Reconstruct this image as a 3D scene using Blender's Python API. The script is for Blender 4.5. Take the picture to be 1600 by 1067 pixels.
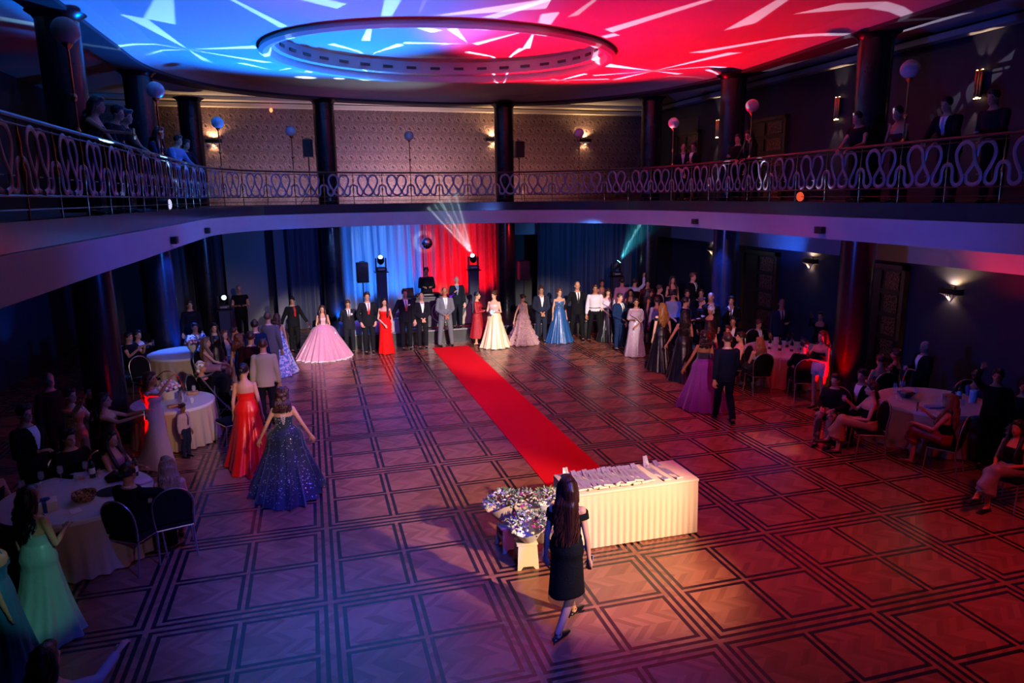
import bpy, bmesh, math, random
from mathutils import Vector, Matrix, Euler
from math import sin, cos, pi, radians, sqrt, atan2

# ------------------------------------------------------------------ start: camera, world, exposure
SC = bpy.context.scene
COL = SC.collection
for o in list(bpy.data.objects):
    bpy.data.objects.remove(o)

cam_data = bpy.data.cameras.new('camera'); cam = bpy.data.objects.new('camera', cam_data); COL.objects.link(cam)
CP, CY, CR = 0.2036, 0.2748, -0.0117          # pitch down, yaw right, roll
_fw = Vector((sin(CY) * cos(CP), cos(CY) * cos(CP), -sin(CP)))
_rt = Vector((cos(CY), -sin(CY), 0)); _up = _rt.cross(_fw)
_r2 = _rt * cos(CR) + _up * sin(CR); _u2 = -_rt * sin(CR) + _up * cos(CR)
cam.matrix_world = Matrix(((_r2.x, _u2.x, -_fw.x, 0.0588), (_r2.y, _u2.y, -_fw.y, -7.3114), (_r2.z, _u2.z, -_fw.z, 4.3703), (0, 0, 0, 1)))
cam_data.lens = 24.663; cam_data.sensor_width = 36; cam_data.clip_start = 0.05
SC.camera = cam
SC.view_settings.view_transform = 'Standard'; SC.view_settings.look = 'None'
SC.view_settings.gamma = 1; SC.view_settings.exposure = 0.12
SC.view_settings.use_curve_mapping = False
SC.cycles.use_denoising = True
SC.cycles.max_bounces = 5; SC.cycles.diffuse_bounces = 1; SC.cycles.glossy_bounces = 3
SC.cycles.transmission_bounces = 4; SC.cycles.volume_bounces = 0
SC.cycles.sample_clamp_indirect = 4.0
SC.cycles.caustics_reflective = False; SC.cycles.caustics_refractive = False
world = bpy.data.worlds.new('world'); SC.world = world; world.use_nodes = True
world.node_tree.nodes['Background'].inputs[0].default_value = (0.010, 0.010, 0.05, 1)
world.node_tree.nodes['Background'].inputs[1].default_value = 0.15

def spot(name, loc, target, color, power, angle, blend=0.3, size=0.05, gobo=None):
    d = bpy.data.lights.new(name, 'SPOT'); d.energy = power; d.color = color
    d.spot_size = radians(angle); d.spot_blend = blend; d.shadow_soft_size = size
    o = bpy.data.objects.new(name, d); COL.objects.link(o); o.location = loc
    o.rotation_euler = (Vector(target) - Vector(loc)).to_track_quat('-Z', 'Y').to_euler()
    if gobo:
        d.use_nodes = True; nt = d.node_tree; em = nt.nodes['Emission']
        gobo(nt, em)
    return o
def point(name, loc, color, power, size=0.05):
    d = bpy.data.lights.new(name, 'POINT'); d.energy = power; d.color = color; d.shadow_soft_size = size
    o = bpy.data.objects.new(name, d); COL.objects.link(o); o.location = loc
    return o
def M1(nt, op, a, b=None, c=None):
    n = nt.nodes.new('ShaderNodeMath'); n.operation = op
    for i, v in enumerate((a, b, c)):
        if v is None: continue
        if isinstance(v, (int, float)): n.inputs[i].default_value = v
        else: nt.links.new(v, n.inputs[i])
    return n.outputs[0]
def star_gobo(scale, arms, seed, gain):
    """a metal gobo wheel: scattered star centres with widening wedge arms"""
    def f(nt, em):
        N = nt.nodes.new; L = nt.links.new
        tc = N('ShaderNodeTexCoord'); sp = N('ShaderNodeSeparateXYZ'); L(tc.outputs['Normal'], sp.inputs[0])
        u = M1(nt, 'DIVIDE', sp.outputs[0], sp.outputs[2]); v = M1(nt, 'DIVIDE', sp.outputs[1], sp.outputs[2])
        cb = N('ShaderNodeCombineXYZ'); L(u, cb.inputs[0]); L(v, cb.inputs[1]); cb.inputs[2].default_value = 0
        mp = N('ShaderNodeVectorMath'); mp.operation = 'MULTIPLY_ADD'; L(cb.outputs[0], mp.inputs[0])
        mp.inputs[1].default_value = (scale, scale, scale); mp.inputs[2].default_value = (seed, seed * 1.7, 0)
        vo = N('ShaderNodeTexVoronoi'); vo.voronoi_dimensions = '2D'; vo.inputs['Scale'].default_value = 1
        vo.inputs['Randomness'].default_value = 0.7
        L(mp.outputs[0], vo.inputs['Vector'])
        sb = N('ShaderNodeVectorMath'); sb.operation = 'SUBTRACT'; L(mp.outputs[0], sb.inputs[0]); L(vo.outputs['Position'], sb.inputs[1])
        s2 = N('ShaderNodeSeparateXYZ'); L(sb.outputs[0], s2.inputs[0])
        an = M1(nt, 'ARCTAN2', s2.outputs[1], s2.outputs[0])
        cs = N('ShaderNodeSeparateColor'); L(vo.outputs['Color'], cs.inputs[0])
        an = M1(nt, 'ADD', an, M1(nt, 'MULTIPLY', cs.outputs[0], 6.28))
        wob = M1(nt, 'SINE', M1(nt, 'MULTIPLY', an, 2.0)); an = M1(nt, 'ADD', an, M1(nt, 'MULTIPLY', wob, 0.08))
        fr = M1(nt, 'FRACT', M1(nt, 'MULTIPLY', an, arms / 6.28318))
        d = M1(nt, 'ABSOLUTE', M1(nt, 'SUBTRACT', fr, 0.5))
        w = M1(nt, 'SUBTRACT', 1.0, M1(nt, 'SMOOTH_MIN', 1.0, M1(nt, 'MULTIPLY', M1(nt, 'MAXIMUM', M1(nt, 'SUBTRACT', d, 0.055), 0.0), 60.0), 0.1))
        w = M1(nt, 'MAXIMUM', w, 0.0)
        rr = M1(nt, 'LESS_THAN', vo.outputs['Distance'], 0.62)
        w = M1(nt, 'MULTIPLY', w, rr)
        w = M1(nt, 'MULTIPLY', w, gain)
        L(w, em.inputs['Strength'])
    return f
# --- stage, wash and follow-spot lights
WARM = (1.0, .72, .48)
spot('follow_spot', (6.6, -7.8, 5.4), (3.2, -.1, .6), WARM, 8200, 21, .6, .10)
for x, p in ((.8, 25000), (4.2, 33000), (7.6, 25000)): spot('row_spot', (4.6, -7.8, 6.0), (x, 12.6, .45), (1.0, .84, .76), p, 10.5, .7, .10)
spot('group_spot_left', (2.6, -7.9, 5.9), (-1.3, 8.2, 1.2), (.95, .66, .72), 3000, 18, .8, .10)
spot('group_spot_near', (1.4, -7.6, 5.8), (-2.2, 2.1, .9), (.8, .45, .75), 260, 17, .9, .1)
spot('wall_blue_left', (-6.3, 12.0, .3), (-7.2, 12.1, 2.4), (.02, .2, 1), 60, 60, .8, .05)
spot('pair_spot', (3.0, -7.7, 5.9), (-.9, 4.0, .9), (1.0, .60, .50), 2200, 12, .8, .1)
spot('group_spot_right', (1.6, -7.9, 5.9), (8.9, 9.2, 1.2), (1.0, .52, .58), 4500, 18, .8, .10)
# ceiling colour washes thrown up from the stage edge
spot('ceiling_wash_blue', (1.6, 14.2, 1.0), (.2, 9.5, 7.6), (.0, .17, 1.0), 8500, 64, .6, .25)
spot('ceiling_wash_red', (6.4, 14.2, 1.0), (7.0, 9.5, 7.6), (1.0, .0, .02), 6500, 60, .6, .25)
spot('ceiling_wash_purple', (4.0, 14.0, 1.2), (4.2, 8.0, 7.6), (.22, .0, 1.0), 1400, 60, .9, .3)
# moving heads throwing star gobos on the ceiling
spot('gobo_left', (2.1, 14.4, 2.75), (.6, 8.8, 7.6), (.35, .80, 1.0), 2600, 66, .3, .004, star_gobo(2.2, 6, .3, 2.4))
spot('gobo_right', (5.04, 14.4, 2.75), (6.8, 8.8, 7.6), (.85, .75, 1.0), 2200, 66, .3, .004, star_gobo(2.2, 6, 2.6, 2.4))
# curtains
for x in (.8, 1.6, 2.4, 3.2): spot('curtain_blue', (x, 16.1, .5), (x, 17.5, 2.6), (.015, .20, 1.0), 190, 84, .8, .08)
for x in (4.3, 5.1, 5.9): spot('curtain_red', (x, 16.1, .5), (x - .05, 17.5, 2.4), (1.0, .0, .01), 200, 66, .8, .08)
spot('curtain_front_blue', (.2, 14.6, 3.3), (2.4, 17.3, 2.2), (.20, .46, 1.0), 260, 60, .9, .03)
spot('curtain_front_red', (7.6, 14.6, 3.3), (5.3, 17.3, 2.2), (1.0, .02, .03), 220, 54, .9, .03)
spot('dark_curtain_blue', (8.5, 12.8, 3.4), (9.6, 17.3, 2.0), (.04, .30, 1.0), 260, 70, .9, .1)
spot('dark_curtain_left', (-.6, 12.8, 3.4), (-.4, 17.3, 2.2), (.02, .10, 1.0), 160, 50, .9, .1)
# floor washes
spot('floor_blue', (2.2, -6.5, 7.2), (.9, -1.9, 0), (.02, .06, 1.0), 4200, 44, .9, .2)
spot('floor_blue_left', (1.4, -2.5, 7.3), (-.1, .9, 0), (.03, .06, 1.0), 3600, 36, .9, .2)
spot('floor_blue_mid', (1.2, 3.0, 7.3), (1.2, 5.4, 0), (.10, .05, 1.0), 3000, 56, .9, .3)
spot('floor_purple_far', (2.2, 7.0, 7.3), (2.4, 9.8, 0), (.50, .10, 1.0), 1300, 70, .9, .3)
spot('floor_magenta', (4.5, -2.0, 7.3), (3.4, 3.0, 0), (.8, .04, .5), 600, 78, .9, .3)
spot('floor_red', (8.0, -4.0, 7.0), (6.6, -.4, 0), (1.0, .04, .05), 1000, 60, .9, .3)
spot('floor_red_far', (7.6, 4.0, 7.3), (7.0, 5.6, 0), (1.0, .02, .08), 650, 76, .9, .3)
spot('floor_glint', (9.2, -5.0, 6.2), (7.7, 2.9, 0), (1.0, .5, .40), 2600, 5, .4, .03)
# gallery edge lit from the hall
spot('fascia_blue', (5.5, 3.0, 3.0), (-2.4, 11.4, 3.5), (.02, .18, 1.0), 2000, 42, .9, .2)
spot('fascia_near_left', (6.0, .5, 3.3), (-2.4, 4.5, 3.6), (.01, .10, 1.0), 900, 50, .9, .2)
spot('fascia_near_right', (2.0, .5, 3.3), (9.35, 3.0, 3.6), (.02, .10, 1.0), 700, 60, .9, .2)
spot('fascia_far', (3.4, 5.0, 3.2), (2.2, 15.6, 3.6), (.14, .24, 1.0), 800, 56, .9, .2)
spot('fascia_right', (2.0, 2.0, 3.0), (9.6, 11.0, 3.8), (.16, .16, 1.0), 900, 44, .9, .2)
# unseen uplights added on the gallery floor to brighten the wallpaper wall
for x, c, p in ((-2.2, (.75, .5, .6), 65), (-.4, (.75, .5, .75), 90), (1.8, (.85, .55, .85), 140), (3.3, (1.0, .62, .75), 175), (4.9, (1.0, .60, .60), 180), (7.6, (1.0, .45, .42), 80), (9.4, (1.0, .4, .4), 25)): spot('wall_wash', (x, 16.9, 4.4), (x, 18.6, 5.5), c, p, 125, .9, .15)
# column up-lights
for x, y, c, p in ((-3.3, 6.3, (1, .0, .0), 600), (-3.25, 12.0, (.01, .10, 1), 1300), (10.55, 4.5, (1, .0, .0), 1100), (10.45, 9.4, (.01, .08, 1), 900), (6.2, 16.15, (1, .02, .02), 200), (1.1, 16.1, (.03, .2, 1), 200)):
    spot('column_uplight', (x, y, .12), (x - .16 if x < 3 else x + .16, y + .18, 3.4), c, p, 46, .7, .04)
spot('column_downlight_blue', (-3.2, 11.9, 3.45), (-3.6, 12.2, 0), (.02, .12, 1), 800, 60, .7, .04); spot('column_downlight_blue', (10.4, 9.3, 3.45), (10.8, 9.6, 0), (.02, .12, 1), 800, 60, .7, .04)
spot('cornice_red', (11.6, 2.9, 2.4), (12.8, 2.9, 3.3), (1, .02, .01), 60, 90, .8, .05); spot('cornice_blue', (11.6, 8.9, 2.6), (12.8, 9.4, 3.3), (.02, .15, 1), 60, 90, .8, .05)
# teal beam on the satin dress, red spill on the gown by the left column
spot('teal_beam', (.8, -5.5, 6.0), (-2.8, .0, .7), (.35, 1.0, .95), 480, 8, .6, .05)
spot('red_beam', (-3.35, 5.2, .4), (-2.65, 5.0, 1.25), (1.0, .0, .0), 300, 60, .6, .05)
spot('red_beam_right', (10.5, 3.9, .4), (9.9, 4.4, 1.1), (1.0, .0, .0), 600, 60, .6, .05)
# ------------------------------------------------------------------ materials
_mats = {}
def rgb(c):
    return (c[0], c[1], c[2], 1)
def mat(name, color, rough=0.6, metal=0.0, spec=0.5, coat=0.0, sheen=0.0, emit=None, es=0, alpha=1.0, trans=0.0, noise=None, bump=None, color2=None):
    """principled material; noise=(scale, amount) mixes to color2, bump=(scale, strength)"""
    if name in _mats: return _mats[name]
    m = bpy.data.materials.new(name); m.use_nodes = True; nt = m.node_tree; b = nt.nodes['Principled BSDF']
    b.inputs['Base Color'].default_value = rgb(color); b.inputs['Roughness'].default_value = rough
    b.inputs['Metallic'].default_value = metal; b.inputs['Specular IOR Level'].default_value = spec
    b.inputs['Coat Weight'].default_value = coat; b.inputs['Sheen Weight'].default_value = sheen
    b.inputs['Alpha'].default_value = alpha; b.inputs['Transmission Weight'].default_value = trans
    if emit: b.inputs['Emission Color'].default_value = rgb(emit); b.inputs['Emission Strength'].default_value = es
    tc = nt.nodes.new('ShaderNodeTexCoord')
    if noise or color2:
        n = nt.nodes.new('ShaderNodeTexNoise'); n.inputs['Scale'].default_value = noise[0] if noise else 8; n.inputs['Detail'].default_value = 4
        nt.links.new(tc.outputs['Object'], n.inputs['Vector'])
        r = nt.nodes.new('ShaderNodeValToRGB'); a = noise[1] if noise else 0.1
        r.color_ramp.elements[0].position = 0.5 - a; r.color_ramp.elements[1].position = 0.5 + a
        r.color_ramp.elements[0].color = rgb(color); r.color_ramp.elements[1].color = rgb(color2 or [min(1, x * 1.3) for x in color])
        nt.links.new(n.outputs['Fac'], r.inputs[0]); nt.links.new(r.outputs[0], b.inputs['Base Color'])
    if bump:
        n = nt.nodes.new('ShaderNodeTexNoise'); n.inputs['Scale'].default_value = bump[0]; n.inputs['Detail'].default_value = 3
        nt.links.new(tc.outputs['Object'], n.inputs['Vector'])
        bp = nt.nodes.new('ShaderNodeBump'); bp.inputs['Strength'].default_value = bump[1]; bp.inputs['Distance'].default_value = 0.02
        nt.links.new(n.outputs['Fac'], bp.inputs['Height']); nt.links.new(bp.outputs[0], b.inputs['Normal'])
    _mats[name] = m
    return m
def hexc(h):
    h = h.lstrip('#'); v = [int(h[i:i + 2], 16) / 255 for i in (0, 2, 4)]
    return tuple(x / 12.92 if x < .04045 else ((x + .055) / 1.055) ** 2.4 for x in v)
def cloth(h, kind='wool'):
    n = kind + '_' + h
    if n in _mats: return _mats[n]
    c = hexc(h)
    if kind == 'wool': return mat(n, [x * .8 for x in c], 0.85, spec=0.12, bump=(120, 0.15))
    if kind == 'satin': return mat(n, c, 0.36, spec=0.5, sheen=0.05, bump=(14, 0.35))
    if kind == 'tulle': return mat(n, c, 0.8, spec=0.3, sheen=0.5, noise=(30, 0.25), color2=[min(1, x * 1.5 + .01) for x in c], bump=(60, 0.3))
    if kind == 'lace': return mat(n, c, 0.6, noise=(60, 0.05), color2=[x * 0.45 for x in c], bump=(80, 0.5))
    if kind == 'knit': return mat(n, c, 0.8, spec=0.15, bump=(60, 0.3))
    if kind == 'floral':
        m = mat(n, (0.75, 0.85, 0.95), 0.45, noise=(16, 0.04), color2=c, bump=(30, 0.4)); return m
    if kind == 'sequin':
        m = mat(n, c, 0.55, spec=0.5, sheen=0.3); nt = m.node_tree; b = nt.nodes['Principled BSDF']
        tc = nt.nodes.new('ShaderNodeTexCoord'); vo = nt.nodes.new('ShaderNodeTexVoronoi'); vo.inputs['Scale'].default_value = 55
        nt.links.new(tc.outputs['Object'], vo.inputs['Vector'])
        cs = nt.nodes.new('ShaderNodeSeparateColor'); nt.links.new(vo.outputs['Color'], cs.inputs[0])
        nz = nt.nodes.new('ShaderNodeTexNoise'); nz.inputs['Scale'].default_value = 3; nt.links.new(tc.outputs['Object'], nz.inputs['Vector'])
        lim = M1(nt, 'GREATER_THAN', M1(nt, 'ADD', cs.outputs[0], M1(nt, 'MULTIPLY', nz.outputs['Fac'], 0.5)), 1.12)
        near = M1(nt, 'LESS_THAN', vo.outputs['Distance'], 0.45); f = M1(nt, 'MULTIPLY', lim, near)
        mx = nt.nodes.new('ShaderNodeMix'); mx.data_type = 'RGBA'; nt.links.new(f, mx.inputs[0])
        mx.inputs[6].default_value = rgb(c); mx.inputs[7].default_value = (0.8, 0.9, 0.95, 1)
        nt.links.new(mx.outputs[2], b.inputs['Base Color'])
        nt.links.new(M1(nt, 'SUBTRACT', 0.6, M1(nt, 'MULTIPLY', f, 0.35)), b.inputs['Roughness'])
        nt.links.new(M1(nt, 'MULTIPLY', f, 0.4), b.inputs['Metallic'])
        return m
    if kind == 'camo': return mat(n, c, 0.8, noise=(7, 0.02), color2=(0.3, 0.26, 0.18), bump=(60, 0.2))
    return mat(n, c, 0.7)
SKIN = ['#c98f6f', '#b87a58', '#d8a283', '#7a4a30', '#a0694a']
def skin_m(i): return mat('skin_%d' % i, hexc(SKIN[i]), 0.55, spec=0.4, noise=(9, 0.3), color2=[x * 0.86 for x in hexc(SKIN[i])])
def hair_m(h):
    n = 'hair_' + h
    if n in _mats: return _mats[n]
    c = hexc(h); m = mat(n, c, 0.42, spec=0.5); nt = m.node_tree; b = nt.nodes['Principled BSDF']
    tc = nt.nodes.new('ShaderNodeTexCoord'); mp = nt.nodes.new('ShaderNodeMapping'); mp.inputs['Scale'].default_value = (60, 60, 7)
    nt.links.new(tc.outputs['Object'], mp.inputs[0]); nz = nt.nodes.new('ShaderNodeTexNoise'); nz.inputs['Scale'].default_value = 1; nz.inputs['Detail'].default_value = 3
    nt.links.new(mp.outputs[0], nz.inputs['Vector'])
    r = nt.nodes.new('ShaderNodeValToRGB'); r.color_ramp.elements[0].position = .3; r.color_ramp.elements[1].position = .7
    r.color_ramp.elements[0].color = rgb([x * 0.45 for x in c]); r.color_ramp.elements[1].color = rgb([min(1, x * 1.5) for x in c])
    nt.links.new(nz.outputs['Fac'], r.inputs[0]); nt.links.new(r.outputs[0], b.inputs['Base Color'])
    bp = nt.nodes.new('ShaderNodeBump'); bp.inputs['Strength'].default_value = .6; bp.inputs['Distance'].default_value = .01
    nt.links.new(nz.outputs['Fac'], bp.inputs['Height']); nt.links.new(bp.outputs[0], b.inputs['Normal'])
    return m
EYE = mat('eye_dark', (0.02, 0.015, 0.012), 0.3)
LIP = mat('lips', (0.35, 0.09, 0.08), 0.4)
CHROME = mat('chrome', (0.7, 0.7, 0.72), 0.2, metal=1.0)
BRASS = mat('brass', (0.55, 0.3, 0.12), 0.25, metal=1.0)
BLACKP = mat('black_plastic', (0.012, 0.012, 0.014), 0.45)
BLACKM = mat('black_metal', (0.02, 0.02, 0.022), 0.35, metal=0.6)
GLASS = mat('clear_glass', (0.95, 0.97, 1.0), 0.03, spec=0.9, alpha=0.2)
WHITEP = mat('white_plastic', (0.8, 0.8, 0.78), 0.5)
PAPER = mat('white_paper', (0.82, 0.8, 0.78), 0.7)

# ------------------------------------------------------------------ mesh builder
class MB:
    def __init__(s): s.v = []; s.f = []; s.mi = []
    def add(s, vs, fs, mi=0):
        o = len(s.v); s.v.extend([tuple(v) for v in vs]); s.f.extend([tuple(i + o for i in f) for f in fs]); s.mi.extend([mi] * len(fs)); return s
    def box(s, c, sz, rot=None, mi=0, bev=0.0, taper=1.0):
        x, y, z = [q / 2 for q in sz]
        if bev <= 0:
            vs = [Vector((a * x * (taper if k > 0 else 1), b * y * (taper if k > 0 else 1), k * z)) for k in (-1, 1) for b in (-1, 1) for a in (-1, 1)]
            fs = [(0, 2, 3, 1), (4, 5, 7, 6), (0, 1, 5, 4), (2, 6, 7, 3), (0, 4, 6, 2), (1, 3, 7, 5)]
        else:
            bm = bmesh.new(); bmesh.ops.create_cube(bm, size=1)
            for v in bm.verts: v.co = Vector((v.co.x * 2 * x, v.co.y * 2 * y, v.co.z * 2 * z))
            bmesh.ops.bevel(bm, geom=list(bm.edges), offset=bev, segments=2, affect='EDGES', profile=0.5)
            bm.verts.index_update(); vs = [v.co.copy() for v in bm.verts]; fs = [[v.index for v in f.verts] for f in bm.faces]; bm.free()
        if rot is not None:
            R = rot if isinstance(rot, Matrix) else Euler(rot).to_matrix()
            vs = [R @ v for v in vs]
        return s.add([v + Vector(c) for v in vs], fs, mi)
    def ell(s, c, r, R=None, n=14, m=9, mi=0):
        vs = [Vector((0, 0, r[2]))]
        for i in range(1, m):
            a = pi * i / m
            for j in range(n):
                b = 2 * pi * j / n; vs.append(Vector((r[0] * sin(a) * cos(b), r[1] * sin(a) * sin(b), r[2] * cos(a))))
        vs.append(Vector((0, 0, -r[2]))); L = len(vs) - 1
        if R is not None: vs = [R @ v for v in vs]
        fs = [(0, 1 + j, 1 + (j + 1) % n) for j in range(n)]
        for i in range(m - 2):
            for j in range(n):
                a = 1 + i * n + j; b = 1 + i * n + (j + 1) % n; fs.append((a, a + n, b + n, b))
        o = 1 + (m - 2) * n
        fs += [(L, o + (j + 1) % n, o + j) for j in range(n)]
        return s.add([v + Vector(c) for v in vs], fs, mi)
    def rings(s, rings, cap=True, mi=0):
        n = len(rings[0]); vs = [v for r in rings for v in r]; fs = []
        for i in range(len(rings) - 1):
            for j in range(n):
                a = i * n + j; b = i * n + (j + 1) % n; fs.append((a, b, b + n, a + n))
        if cap:
            fs.append(tuple(range(n - 1, -1, -1))); fs.append(tuple((len(rings) - 1) * n + j for j in range(n)))
        return s.add(vs, fs, mi)
    def tube(s, pts, rad, n=10, flat=None, hint=None, cap=True, mi=0, rnd=False):
        """tube along pts; rad number/list; flat=list of side scales (second axis)"""
        pts = [Vector(p) for p in pts]; k = len(pts)
        if isinstance(rad, (int, float)): rad = [rad] * k
        rad = list(rad); fl = [1.0] * k if flat is None else ([flat] * k if isinstance(flat, (int, float)) else list(flat))
        if rnd:
            d0 = (pts[0] - pts[1]).normalized(); d1 = (pts[-1] - pts[-2]).normalized()
            pts = [pts[0] + d0 * rad[0] * .85, pts[0] + d0 * rad[0] * .5] + pts + [pts[-1] + d1 * rad[-1] * .5, pts[-1] + d1 * rad[-1] * .85]
            rad = [rad[0] * .45, rad[0] * .85] + rad + [rad[-1] * .85, rad[-1] * .45]; fl = [fl[0]] * 2 + fl + [fl[-1]] * 2; k += 4
        h = Vector(hint) if hint else None; rs = []; prev = None
        for i in range(k):
            t = (pts[min(i + 1, k - 1)] - pts[max(i - 1, 0)]).normalized()
            ref = h if h is not None else (prev if prev is not None else (Vector((0, 1, 0)) if abs(t.z) > .8 else Vector((0, 0, 1))))
            a = (ref - t * ref.dot(t))
            if a.length < 1e-5: a = t.orthogonal()
            a.normalize(); b = t.cross(a); prev = a
            rs.append([pts[i] + (b * cos(2 * pi * j / n) + a * sin(2 * pi * j / n) * fl[i]) * rad[i] for j in range(n)])
        return s.rings(rs, cap, mi)
    def cyl(s, p0, p1, r0, r1=None, n=16, mi=0): return s.tube([p0, p1], [r0, r0 if r1 is None else r1], n=n, mi=mi)
    def lathe(s, prof, c=(0, 0, 0), n=24, mi=0, cap=False):
        rs = [[Vector((c[0] + r * cos(2 * pi * j / n), c[1] + r * sin(2 * pi * j / n), c[2] + z)) for j in range(n)] for r, z in prof]
        return s.rings(rs, cap, mi)
    def prism(s, poly, z0, z1, mi=0):
        n = len(poly); vs = [(x, y, z0) for x, y in poly] + [(x, y, z1) for x, y in poly]
        fs = [tuple(range(n - 1, -1, -1)), tuple(range(n, 2 * n))] + [(i, (i + 1) % n, n + (i + 1) % n, n + i) for i in range(n)]
        return s.add(vs, fs, mi)
    def grid(s, P, mi=0, closeu=False):
        nu, nv = len(P), len(P[0]); vs = [p for r in P for p in r]; fs = []
        for i in range(nu - (0 if closeu else 1)):
            for j in range(nv - 1):
                a = i * nv + j; b = ((i + 1) % nu) * nv + j; fs.append((a, b, b + 1, a + 1))
        return s.add(vs, fs, mi)
    def merge(s, o, M=None, mi=None):
        vs = [M @ Vector(v) for v in o.v] if M is not None else o.v; off = len(s.v); s.v.extend([tuple(v) for v in vs])
        s.f.extend([tuple(i + off for i in f) for f in o.f]); s.mi.extend(o.mi if mi is None else [mi] * len(o.f)); return s
    def mesh(s, name):
        me = bpy.data.meshes.new(name); me.from_pydata(s.v, [], s.f); me.polygons.foreach_set('material_index', s.mi)
        return me
    def build(s, name, mats, parent=None, smooth=True, sharp=40, vox=None, sm=0):
        me = s.mesh(name)
        if vox: me = remesh(me, name, vox, sm)
        return link(me, name, mats, parent, smooth, None if vox else sharp)
def link(me, name, mats, parent=None, smooth=True, sharp=None):
    if not isinstance(mats, (list, tuple)): mats = [mats]
    _mi = [p.material_index for p in me.polygons]; me.materials.clear()
    for m in mats: me.materials.append(m)
    if len(mats) > 1: me.polygons.foreach_set('material_index', _mi)
    me.polygons.foreach_set('use_smooth', [smooth] * len(me.polygons))
    if smooth and sharp is not None:
        me.update()
        try: me.set_sharp_from_angle(angle=radians(sharp))
        except Exception: pass
    o = bpy.data.objects.new(name, me); COL.objects.link(o)
    if parent: o.parent = parent
    return o
def outward(me):
    bm = bmesh.new(); bm.from_mesh(me); bmesh.ops.recalc_face_normals(bm, faces=list(bm.faces)); bm.to_mesh(me); bm.free()
_tmp = bpy.data.scenes.new('tmp')
def remesh(me, name, vox, sm=2):
    ob = bpy.data.objects.new('tmp', me); _tmp.collection.objects.link(ob)
    r = ob.modifiers.new('r', 'REMESH'); r.mode = 'VOXEL'; r.voxel_size = vox; r.use_smooth_shade = True
    if sm: q = ob.modifiers.new('s', 'SMOOTH'); q.factor = 0.5; q.iterations = sm
    vl = _tmp.view_layers[0]; vl.update(); dg = vl.depsgraph; dg.update()
    out = bpy.data.meshes.new_from_object(ob.evaluated_get(dg)); out.name = name
    bpy.data.objects.remove(ob); bpy.data.meshes.remove(me)
    return out
def empty(name, loc, rz=0.0, label=None, cat=None, group=None):
    o = bpy.data.objects.new(name, None); COL.objects.link(o); o.location = loc; o.rotation_euler = (0, 0, rz); o.empty_display_size = .1
    return tag(o, label, cat, group)
def tag(o, label=None, cat=None, group=None, kind=None):
    if label: o['label'] = label
    if cat: o['category'] = cat
    if group: o['group'] = group
    if kind: o['kind'] = kind
    return o
def struct(o, label=None):
    o['kind'] = 'structure'
    if label: o['label'] = label
    return o
def dup(root, loc, rz=0.0, label=None, group=None, scale=None):
    r = root.copy(); COL.objects.link(r); r.location = loc; r.rotation_euler = (0, 0, rz)
    if label: r['label'] = label
    if group: r['group'] = group
    if scale: r.scale = (scale,) * 3
    def rec(a, b):
        for ch in list(a.children):
            c = ch.copy(); COL.objects.link(c); c.parent = b; rec(ch, c)
    rec(root, r)
    return r
# ------------------------------------------------------------------ the hall
def smooth_path(pts, per=6, closed=False):
    out = []; n = len(pts)
    for i in range(n if closed else n - 1):
        p0 = pts[(i - 1) % n] if closed or i > 0 else pts[i]; p1 = pts[i]; p2 = pts[(i + 1) % n]; p3 = pts[(i + 2) % n] if closed or i + 2 < n else p2
        for k in range(per):
            t = k / per; out.append(tuple(.5 * ((2 * b) + (c - a) * t + (2 * a - 5 * b + 4 * c - d) * t * t + (3 * b - a - 3 * c + d) * t ** 3) for a, b, c, d in zip(p0, p1, p2, p3)))
    if not closed: out.append(tuple(pts[-1]))
    return out
def resample(pts, step):
    L = [0]
    for a, b in zip(pts, pts[1:]): L.append(L[-1] + (Vector(b) - Vector(a)).length)
    n = max(2, round(L[-1] / step)); out = []; j = 0
    for i in range(n + 1):
        d = L[-1] * i / n
        while j < len(L) - 2 and L[j + 1] < d: j += 1
        k = (d - L[j]) / max(1e-9, L[j + 1] - L[j]); out.append(Vector(pts[j]).lerp(Vector(pts[j + 1]), k))
    return out
EDGE = [(-2.45, -7.9), (-2.45, -5), (-2.44, -2), (-2.42, 0), (-2.40, 2.3), (-2.36, 4), (-2.34, 6.3), (-2.30, 9.2), (-2.20, 11.6), (-1.45, 13.5), (-.2, 14.6), (1.4, 15.25), (3.2, 15.6), (4.6, 15.65), (6.4, 15.3), (8.0, 14.3), (9.2, 12.6), (9.75, 10.4), (9.72, 8.2), (9.55, 6), (9.4, 3.5), (9.3, 1), (9.25, -2), (9.25, -5), (9.25, -7.9)]
EDGE = [Vector((p[0], p[1], 0)) for p in EDGE]
EP = resample(smooth_path([tuple(p) for p in EDGE], 8), .4)
def normal_at(P, i):
    t = (P[min(i + 1, len(P) - 1)] - P[max(i - 1, 0)]).normalized(); return Vector((-t.y, t.x, 0))    # points out of the opening (left-hand side of travel)
def offset(P, d): return [p + normal_at(P, i) * d for i, p in enumerate(P)]
WX0, WX1, WY0, WY1 = -7.2, 12.9, -10.5, 18.6
ZC = 7.62
def outer_pt(p):
    c = Vector((3.4, 3.5, 0)); d = p - c; k = []
    if d.x > 1e-6: k.append((WX1 - c.x) / d.x)
    if d.x < -1e-6: k.append((WX0 - c.x) / d.x)
    if d.y > 1e-6: k.append((WY1 - c.y) / d.y)
    if d.y < -1e-6: k.append((WY0 - c.y) / d.y)
    return c + d * min(k)
def loop_edge(d=0):
    P = offset(EP, d); n = 24
    a, b = P[-1], P[0]
    return P + [a.lerp(b, i / n) for i in range(1, n)]

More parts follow.
